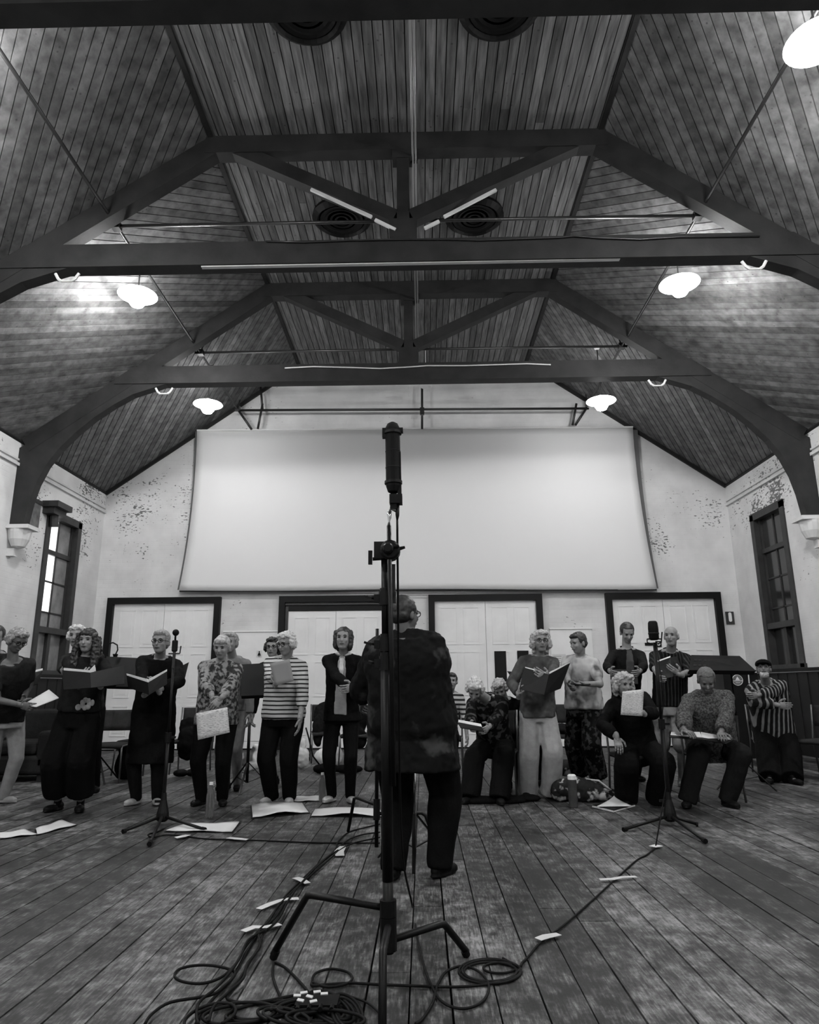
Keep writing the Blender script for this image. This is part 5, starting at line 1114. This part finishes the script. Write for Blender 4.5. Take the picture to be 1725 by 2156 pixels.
music_stand('wide black music stand with a gooseneck lamp behind the long tunic', [(224, 1382, 7.9), (304, 1386, 7.9), (306, 1446, 7.75), (222, 1444, 7.75)], (204, 1648), rot=-.9, lamp=True)
music_stand('black music stand behind the woman in the leafy top', [(506, 1399, 7.9), (562, 1396, 7.95), (566, 1462, 7.75), (508, 1464, 7.7)], (519, 1668), rot=.5, leg_r=.30)
music_stand('wide slotted black music stand on the right behind the checked jacket', [(1456, 1379, 8.1), (1558, 1381, 8.3), (1592, 1412, 8.1), (1452, 1410, 7.9)], (1568, 1662), rot=-.8, perforated=True)
music_stand('conductor\'s black music stand with a chrome lower tube, seen between the legs', [(800, 1480, 5.35), (905, 1480, 5.35), (905, 1520, 5.1), (800, 1520, 5.1)], (873, 1820), rot=.52, chrome=True, leg_r=.28)

# ================================================================ CHAIRS
M_SEAT = cloth('seat_fabric', 0.03); M_TUBE = mat('dull_chair_tube', 0.14, 0.35, metal=.7)
def make_chair():
    r = thing('stacking_chair', 'chair', 'chair', (0, 0, 0), 'stacking chairs of the choir')
    b = MB()
    G = [[V((x_*.21, y_*.21, .45+.012*(1-x_*x_)+(-.018 if y_ < -.7 else 0))) for x_ in (-1, -.6, 0, .6, 1)] for y_ in (-1, -.7, 0, .7, 1)]
    b.sheet(G); o = b.build('seat', M_SEAT, r, smooth=True); s = o.modifiers.new('t', 'SOLIDIFY'); s.thickness = .04; s.offset = -1
    b = MB(); G = [[V((x_*.20, .235+.03*(z_-.62)/.2-.02*(1-x_*x_), z_)) for x_ in (-1, -.5, 0, .5, 1)] for z_ in (.60, .66, .74, .82, .855)]
    b.sheet(G); o = b.build('backrest', M_SEAT, r, smooth=True); s = o.modifiers.new('t', 'SOLIDIFY'); s.thickness = .03
    for sx in (-1, 1):
        b = MB(); b.tube([(sx*.215, .25, .86), (sx*.215, .215, .60), (sx*.215, .19, .44), (sx*.22, .24, .01)], .0115, 8); b.build('leg', M_TUBE, r, smooth=True)
        b = MB(); b.tube([(sx*.205, .19, .43), (sx*.205, -.16, .43), (sx*.21, -.195, .41), (sx*.22, -.23, .01)], .0115, 8); b.build('leg', M_TUBE, r, smooth=True)
    return r
def at_floor(px, Y): p = at(px, 1600, Y); return V((p.x, p.y, 0))
ch0 = make_chair(); first = True
for (pos, rz, lab) in ((at_floor(941, 10.15), -4, 'chair under the seated woman far back in broad stripes'), (V((HP(1078, 8.62).x, 8.70, 0)), -10, 'chair under the blond singer behind the bent white-haired woman'),
        (V((HP(1042, 7.95).x+.02, 8.02, 0)), -12, 'chair with bright tubular legs under the bent white-haired woman'), (V((HP(1340, 7.44).x, 7.50, 0)), 2, 'chair under the seated woman reading a sheet'), (V((HP(1498, 7.50).x, 7.56, 0)), -5, 'chair under the man in the checked jacket'),
        (V((HP(1632, 9.45).x, 9.50, 0)), -8, 'chair under the bearded man in the flat cap'), (fl(222, 1646), 8, 'empty chair just right of the wide black trousers'), (at_floor(288, 9.95), -6, 'empty chair left of the long black tunic, a backpack beside it'),
        (fl(400, 1628), 5, 'empty chair with a black coat between tunic and leafy top'), (fl(684, 1605), 12, 'empty chair with a dark jacket over it right of the striped top'), (at_floor(752, 10.9), -8, 'empty chair half hidden behind the black blazer'),
        (fl(1186, 1618), -10, 'empty chair with cloth things on it left of the tie-dye T-shirt'), (fl(1740, 1640), -60, 'dark chair cut by the right edge of the photo')):
    o = ch0 if first else copy_tree(ch0); first = False; pos.z = 0; place(o, pos, math.radians(rz), lab)

# ================================================================ FURNITURE AND THINGS LYING ABOUT
def soft(name, label, cat, blobs, m, amp=.012, scale=14, voxel=.011, group=None, parent=None):
    b = MB()
    for c, rr_ in blobs: b.ell(V(c), rr_, None, 14, 10)
    me = evald(b, voxel, 2); crumple(me, amp, scale, seed=len(label)); a = arr(me); a[:, 2] = np.maximum(a[:, 2], .004); put(me, a)
    lo, hi = a.min(0), a.max(0); org = V(((lo[0]+hi[0])/2, (lo[1]+hi[1])/2, lo[2])); me.transform(Matrix.Translation(-org)); me.materials.clear(); me.materials.append(m); me.shade_smooth(); me.name = name
    o = bpy.data.objects.new(name, me); COL.objects.link(o); o.location = org; o['_w'] = tuple(org); return tag(o, label, cat, group)
C_BAG = pattern('bag_print', 0.02, 0.42, 9, .55, .62, detail=3); C_ZEB = pattern('bag_zebra', 0.08, 0.65, 5, .42, .5, detail=1)
p = fl(1222, 1690); soft('cloth_bag', 'slouching patterned cloth bag on the floor behind the dark flask', 'bag', [(p+V((-.12, .12, .10)), (.15, .12, .12)), (p+V((.08, .10, .09)), (.18, .13, .11)), (p+V((.28, .08, .06)), (.14, .10, .07)), (p+V((0, .14, .16)), (.14, .08, .07))], C_BAG, .02, 11)
b = MB(); b.tube([p+V((.10, .12, .20)), p+V((.22, .10, .19)), p+V((.33, .05, .10)), p+V((.42, .02, .05)), p+V((.44, .02, .12))], .010, 8); tag(b.build('bag_strap', M_TAPE, smooth=True), 'pale strap trailing over the patterned cloth bag', 'strap')
def bottle(name, label, foot, h_, rad, m, capm, cat='bottle'):
    p = fl(*foot); r = thing(name, label, cat, tuple(p)); b = MB(); b.lathe([(rad*.9, 0), (rad, .01), (rad, h_*.62), (rad*.92, h_*.70), (rad*.42, h_*.86), (rad*.40, h_*.93)], p, n=18); b.build('body', m, r, smooth=True)
    b = MB(); b.lathe([(rad*.48, h_*.92), (rad*.48, h_), (rad*.3, h_)], p, n=14); b.build('cap', capm, r); return r
M_CLR = mat('clear_plastic', 0.35, 0.15); N_, L_, b_ = nodes_of(M_CLR); b_.inputs['Transmission Weight'].default_value = .75; b_.inputs['IOR'].default_value = 1.3
p = fl(1208, 1700); r = thing('drinking_flask', 'tall dark cylindrical flask standing before the patterned bag', 'flask', tuple(p)); b = MB(); b.lathe([(.040, 0), (.043, .006), (.043, .24), (.040, .25)], p, n=20); b.build('body', cloth('flask_grey', .05), r, smooth=False); b = MB(); b.lathe([(.041, .25), (.041, .285), (.03, .295)], p, n=20); b.build('lid', M_WHITE, r)
bottle('water_bottle', 'clear water bottle between the feet of the woman in the leafy top', (441, 1722), .30, .036, M_CLR, M_WHITE)
bottle('water_bottle', 'clear water bottle left of the silver shoes', (678, 1686), .27, .034, M_CLR, M_WHITE)
M_FILM = mat('carrier_bag_film', 0.6, 0.5, vary=.15, scale=20)
p = fl(524, 1626); soft('carrier_bag', 'white zebra-striped carrier bag behind the music stand pole', 'bag', [(p+V((0, 0, .14)), (.17, .10, .14)), (p+V((.08, 0, .26)), (.07, .06, .12))], C_ZEB, .015, 12, .014)
p = fl(636, 1618); soft('carrier_bag', 'translucent white carrier bag beside the striped woman\'s left leg', 'bag', [(p+V((0, 0, .15)), (.11, .08, .15)), (p+V((.01, 0, .32)), (.05, .04, .10))], M_FILM, .014, 12, .013)
p = fl(672, 1612); soft('carrier_bag', 'white carrier bag under the chair with the dark jacket', 'bag', [(p+V((.04, .1, .12)), (.13, .09, .12)), (p+V((.22, .1, .13)), (.12, .09, .13))], M_WHITE, .013, 12, .014)
p = fl(705, 1628); soft('handbag', 'flat black handbag on the floor behind the black blazer', 'bag', [(p+V((-.12, 0, .06)), (.18, .10, .07)), (p+V((.18, .02, .05)), (.20, .09, .06))], C_BLK, .006, 12)
b = MB(); b.tube([p+V((-.2, 0, .1)), p+V((-.30, 0, .22)), p+V((-.36, .0, .45)), p+V((-.42, .1, .58))], .011, 8); tag(b.build('bag_strap', M_BLACKR, smooth=True), 'black strap rising from the flat handbag', 'strap')
ct = fl(684, 1605); soft('jacket', 'dark jacket hung over the chair right of the striped top', 'jacket', [(V((ct.x-.02, ct.y-.02, .70)), (.17, .09, .20)), (V((ct.x-.10, ct.y-.10, .48)), (.09, .10, .24)), (V((ct.x+.12, ct.y-.08, .44)), (.10, .09, .18))], C_BLK2, .02, 8, .014)
ct = fl(400, 1628); soft('jacket', 'black coat heaped on the chair between tunic and leafy top', 'jacket', [(V((ct.x-.02, ct.y-.05, .60)), (.15, .12, .14)), (V((ct.x+.0, ct.y-.16, .40)), (.16, .10, .22))], C_BLK, .02, 8, .014)
ct = at_floor(752, 10.9); soft('jacket', 'black jacket hanging on the chair behind the black blazer', 'jacket', [(V((ct.x, ct.y-.05, .62)), (.16, .10, .18)), (V((ct.x+.04, ct.y-.12, .40)), (.12, .08, .15))], C_BLK, .02, 8, .014)
p = fl(262, 1642); soft('backpack', 'black backpack leaning by the chair left of the long tunic', 'bag', [(p+V((0, 0, .18)), (.14, .10, .19)), (p+V((0, 0, .36)), (.10, .08, .08))], C_BLK, .008, 10)
p = fl(388, 1636); soft('dark_shoe_pair', 'pair of dark shoes left on the floor between tunic and leafy top', 'shoes', [(p+V((-.05, 0, .05)), (.10, .06, .05)), (p+V((.10, .03, .05)), (.10, .06, .05))], M_BLACKR, .003, 20, .009)
p = fl(1012, 1688); soft('dark_coat', 'black coat spread on the floor under the bent white-haired woman', 'coat', [(p+V((.0, -.05, .02)), (.24, .12, .045)), (p+V((.26, -.03, .02)), (.20, .12, .05)), (p+V((.48, .06, .02)), (.14, .08, .035))], C_BLK, .010, 10, .013)
p = fl(1185, 1632); soft('cloth_bundle', 'pale papers and dark cloth bundled under the chair left of the tie-dye T-shirt', 'bundle', [(p+V((0, 0, .09)), (.18, .10, .10)), (p+V((.1, -.05, .12)), (.10, .06, .05))], C_BAG, .02, 10)
ct = fl(1186, 1618); soft('cloth_bundle', 'dark cloth lying on the chair left of the tie-dye T-shirt', 'bundle', [(V((ct.x, ct.y, .52)), (.17, .14, .08))], C_BLK2, .014, 12)
p = fl(1005, 1640); soft('carrier_bag', 'small white bag seen between the legs of the bent woman', 'bag', [(p+V((0, 0, .09)), (.09, .06, .10))], M_FILM, .012, 14)
# papers on the floor
def floor_sheet(name, label, px, h_=0.004, m=None, cat='paper', lift=0.0, cover=False):
    P = [fl(x, y, .006) for x, y in px]; G = []
    for i in range(6):
        row = []
        for j in range(8):
            u, v = j/7, i/5; q_ = (P[0]*(1-u)+P[1]*u)*(1-v)+(P[3]*(1-u)+P[2]*u)*v; q_.z += lift*math.sin(math.pi*u)**2 + .004*math.sin(9*u+3*v)+.004; row.append(q_)
        G.append(row)
    r = thing(name, label, cat, tuple(sum(P, V())/4)); b = MB(); b.sheet(G); o = b.build('pages', m or M_PAPER, r, smooth=True); s = o.modifiers.new('t', 'SOLIDIFY'); s.thickness = h_
    if cover:
        c = sum(P, V())/4; Q = [c+(q_-c)*1.05-V((0, 0, 0)) for q_ in P]
        for q_ in Q: q_.z = .001
        MB().prism(Q, (0, 0, .003)).build('cover', M_BLACKP, r)
    return r
floor_sheet('song_sheet', 'pale sheet lying on the boards at the lower left, one corner on the edge', [(75, 1746), (130, 1728), (160, 1737), (78, 1758)], cover=True, lift=.0)
floor_sheet('song_sheet', 'long thin sheet curling flat towards the left edge', [(-10, 1757), (52, 1748), (78, 1757), (0, 1766)])
floor_sheet('song_book', 'open pale score on the boards right of the left-hand microphone stand', [(392, 1736), (504, 1732), (488, 1752), (350, 1750)], cover=True, cat='book')
floor_sheet('song_book', 'open black-covered score at the feet of the striped woman', [(530, 1696), (636, 1692), (650, 1711), (532, 1722)], cover=True, cat='book', lift=.02)
floor_sheet('song_book', 'open score at the silver shoes, right part behind the column', [(664, 1705), (800, 1705), (806, 1719), (656, 1719)], cover=True, cat='book', lift=.02)
floor_sheet('song_sheet', 'small white sheet between the striped woman and the silver shoes', [(622, 1678), (672, 1677), (672, 1686), (620, 1688)])
# stack of sheets with one curled corner
r = thing('paper_stack', 'stack of white sheets with a curled pointed top sheet beside the right-hand stand', 'paper', tuple(fl(1290, 1700)))
P = [fl(1247, 1700), fl(1290, 1692), fl(1338, 1698), fl(1292, 1711)]
MB().prism([q_+V((0, 0, .002)) for q_ in P], (0, 0, .012)).build('lower_sheets', M_PAPER, r)
MB().prism([q_+V((.01, .01, .018)) for q_ in P], (0, 0, .004)).build('black_folder', M_BLACKP, r)
b = MB(); A, B_, C_ = fl(1256, 1698, .03), fl(1332, 1697, .03), at(1293, 1675, fl(1292, 1698).y+.06); G = []
for i in range(7):
    t = i/6; a = A*(1-t**1.5)+C_*t**1.5; c = B_*(1-t**1.5)+C_*t**1.5; a.z = A.z+(C_.z-A.z)*t**1.3; c.z = a.z; k_ = (1-t)**1.35; mid_ = (A+B_)/2*(1-t)+C_*t
    row = [mid_+(A-B_)/2*k_*(1-2*j/6)+V((0, 0, 0)) for j in range(7)]
    for q_ in row: q_.z = A.z*(1-t)+C_.z*t
    G.append(row)
b.sheet(G); o = b.build('curled_sheet', M_PAPER, r, smooth=True); s = o.modifiers.new('t', 'SOLIDIFY'); s.thickness = .003
# armchair on the left
ax, ay = at(58, 1560, 9.6).x, 9.6
r = thing('armchair', 'low dark upholstered armchair by the left wall, behind the leaning singer', 'armchair', (ax, ay, 0))
for nm, c, s_ in (('base', (0, 0, .20), (.95, .80, .24)), ('seat_cushion', (0, -.05, .40), (.66, .70, .16)), ('backrest', (0, .36, .58), (.80, .20, .56)), ('arm', (-.42, 0, .38), (.18, .80, .46)), ('arm', (.42, 0, .38), (.18, .80, .46))):
    b = MB(); b.box(V((ax, ay, 0))+V(c), s_); o = b.build(nm, C_DK, r); q_ = o.modifiers.new('b', 'BEVEL'); q_.width = .05; q_.segments = 3
for sx in (-1, 1):
    for sy in (-1, 1): MB().box((ax+sx*.38, ay+sy*.32, .045), (.05, .05, .09)).build('leg', M_FRAME, r)
# dark cabinet with a round emblem
a, c = at(1522, 1414, 11.6), at(1594, 1414, 11.6)
r = thing('cabinet', 'dark upright cabinet with a round pale emblem behind the slotted music stand', 'cabinet', ((a.x+c.x)/2, 11.9, 0))
MB().box(((a.x+c.x)/2, 11.9, a.z/2), (c.x-a.x, .6, a.z)).build('body', M_BLACKP, r)
e = at(1553, 1432, 11.59); b = MB(); b.lathe([(.085, 0), (.085, .006), (.078, .008)], e, (0, -1, 0), 28); b.build('emblem', cloth('emblem_grey', .14), r)
b = MB(); b.tube([e+V((math.cos(t)*.081, -.008, math.sin(t)*.081)) for t in [2*math.pi*i/28 for i in range(29)]], .0045, 5); b.box(e+V((0, -.009, -.012)), (.15, .004, .008)); b.prism([e+V((-.035, -.009, .0)), e+V((.035, -.009, .0)), e+V((0, -.009, .055))], (0, -.004, 0)); b.box(e+V((0, -.009, -.04)), (.07, .004, .006)); b.build('emblem_marks', M_WHITE, r)
b = MB(); p0, p1, p2 = at(1578, 1439, 11.57), at(1576, 1416, 11.57), at(1594, 1415, 11.57); b.bar(p0, p1, .016, .01, up=(0, 1, 0)); b.bar(p1, p2, .016, .01, up=(0, 1, 0)); b.build('pale_edging', M_PLASTER, r)
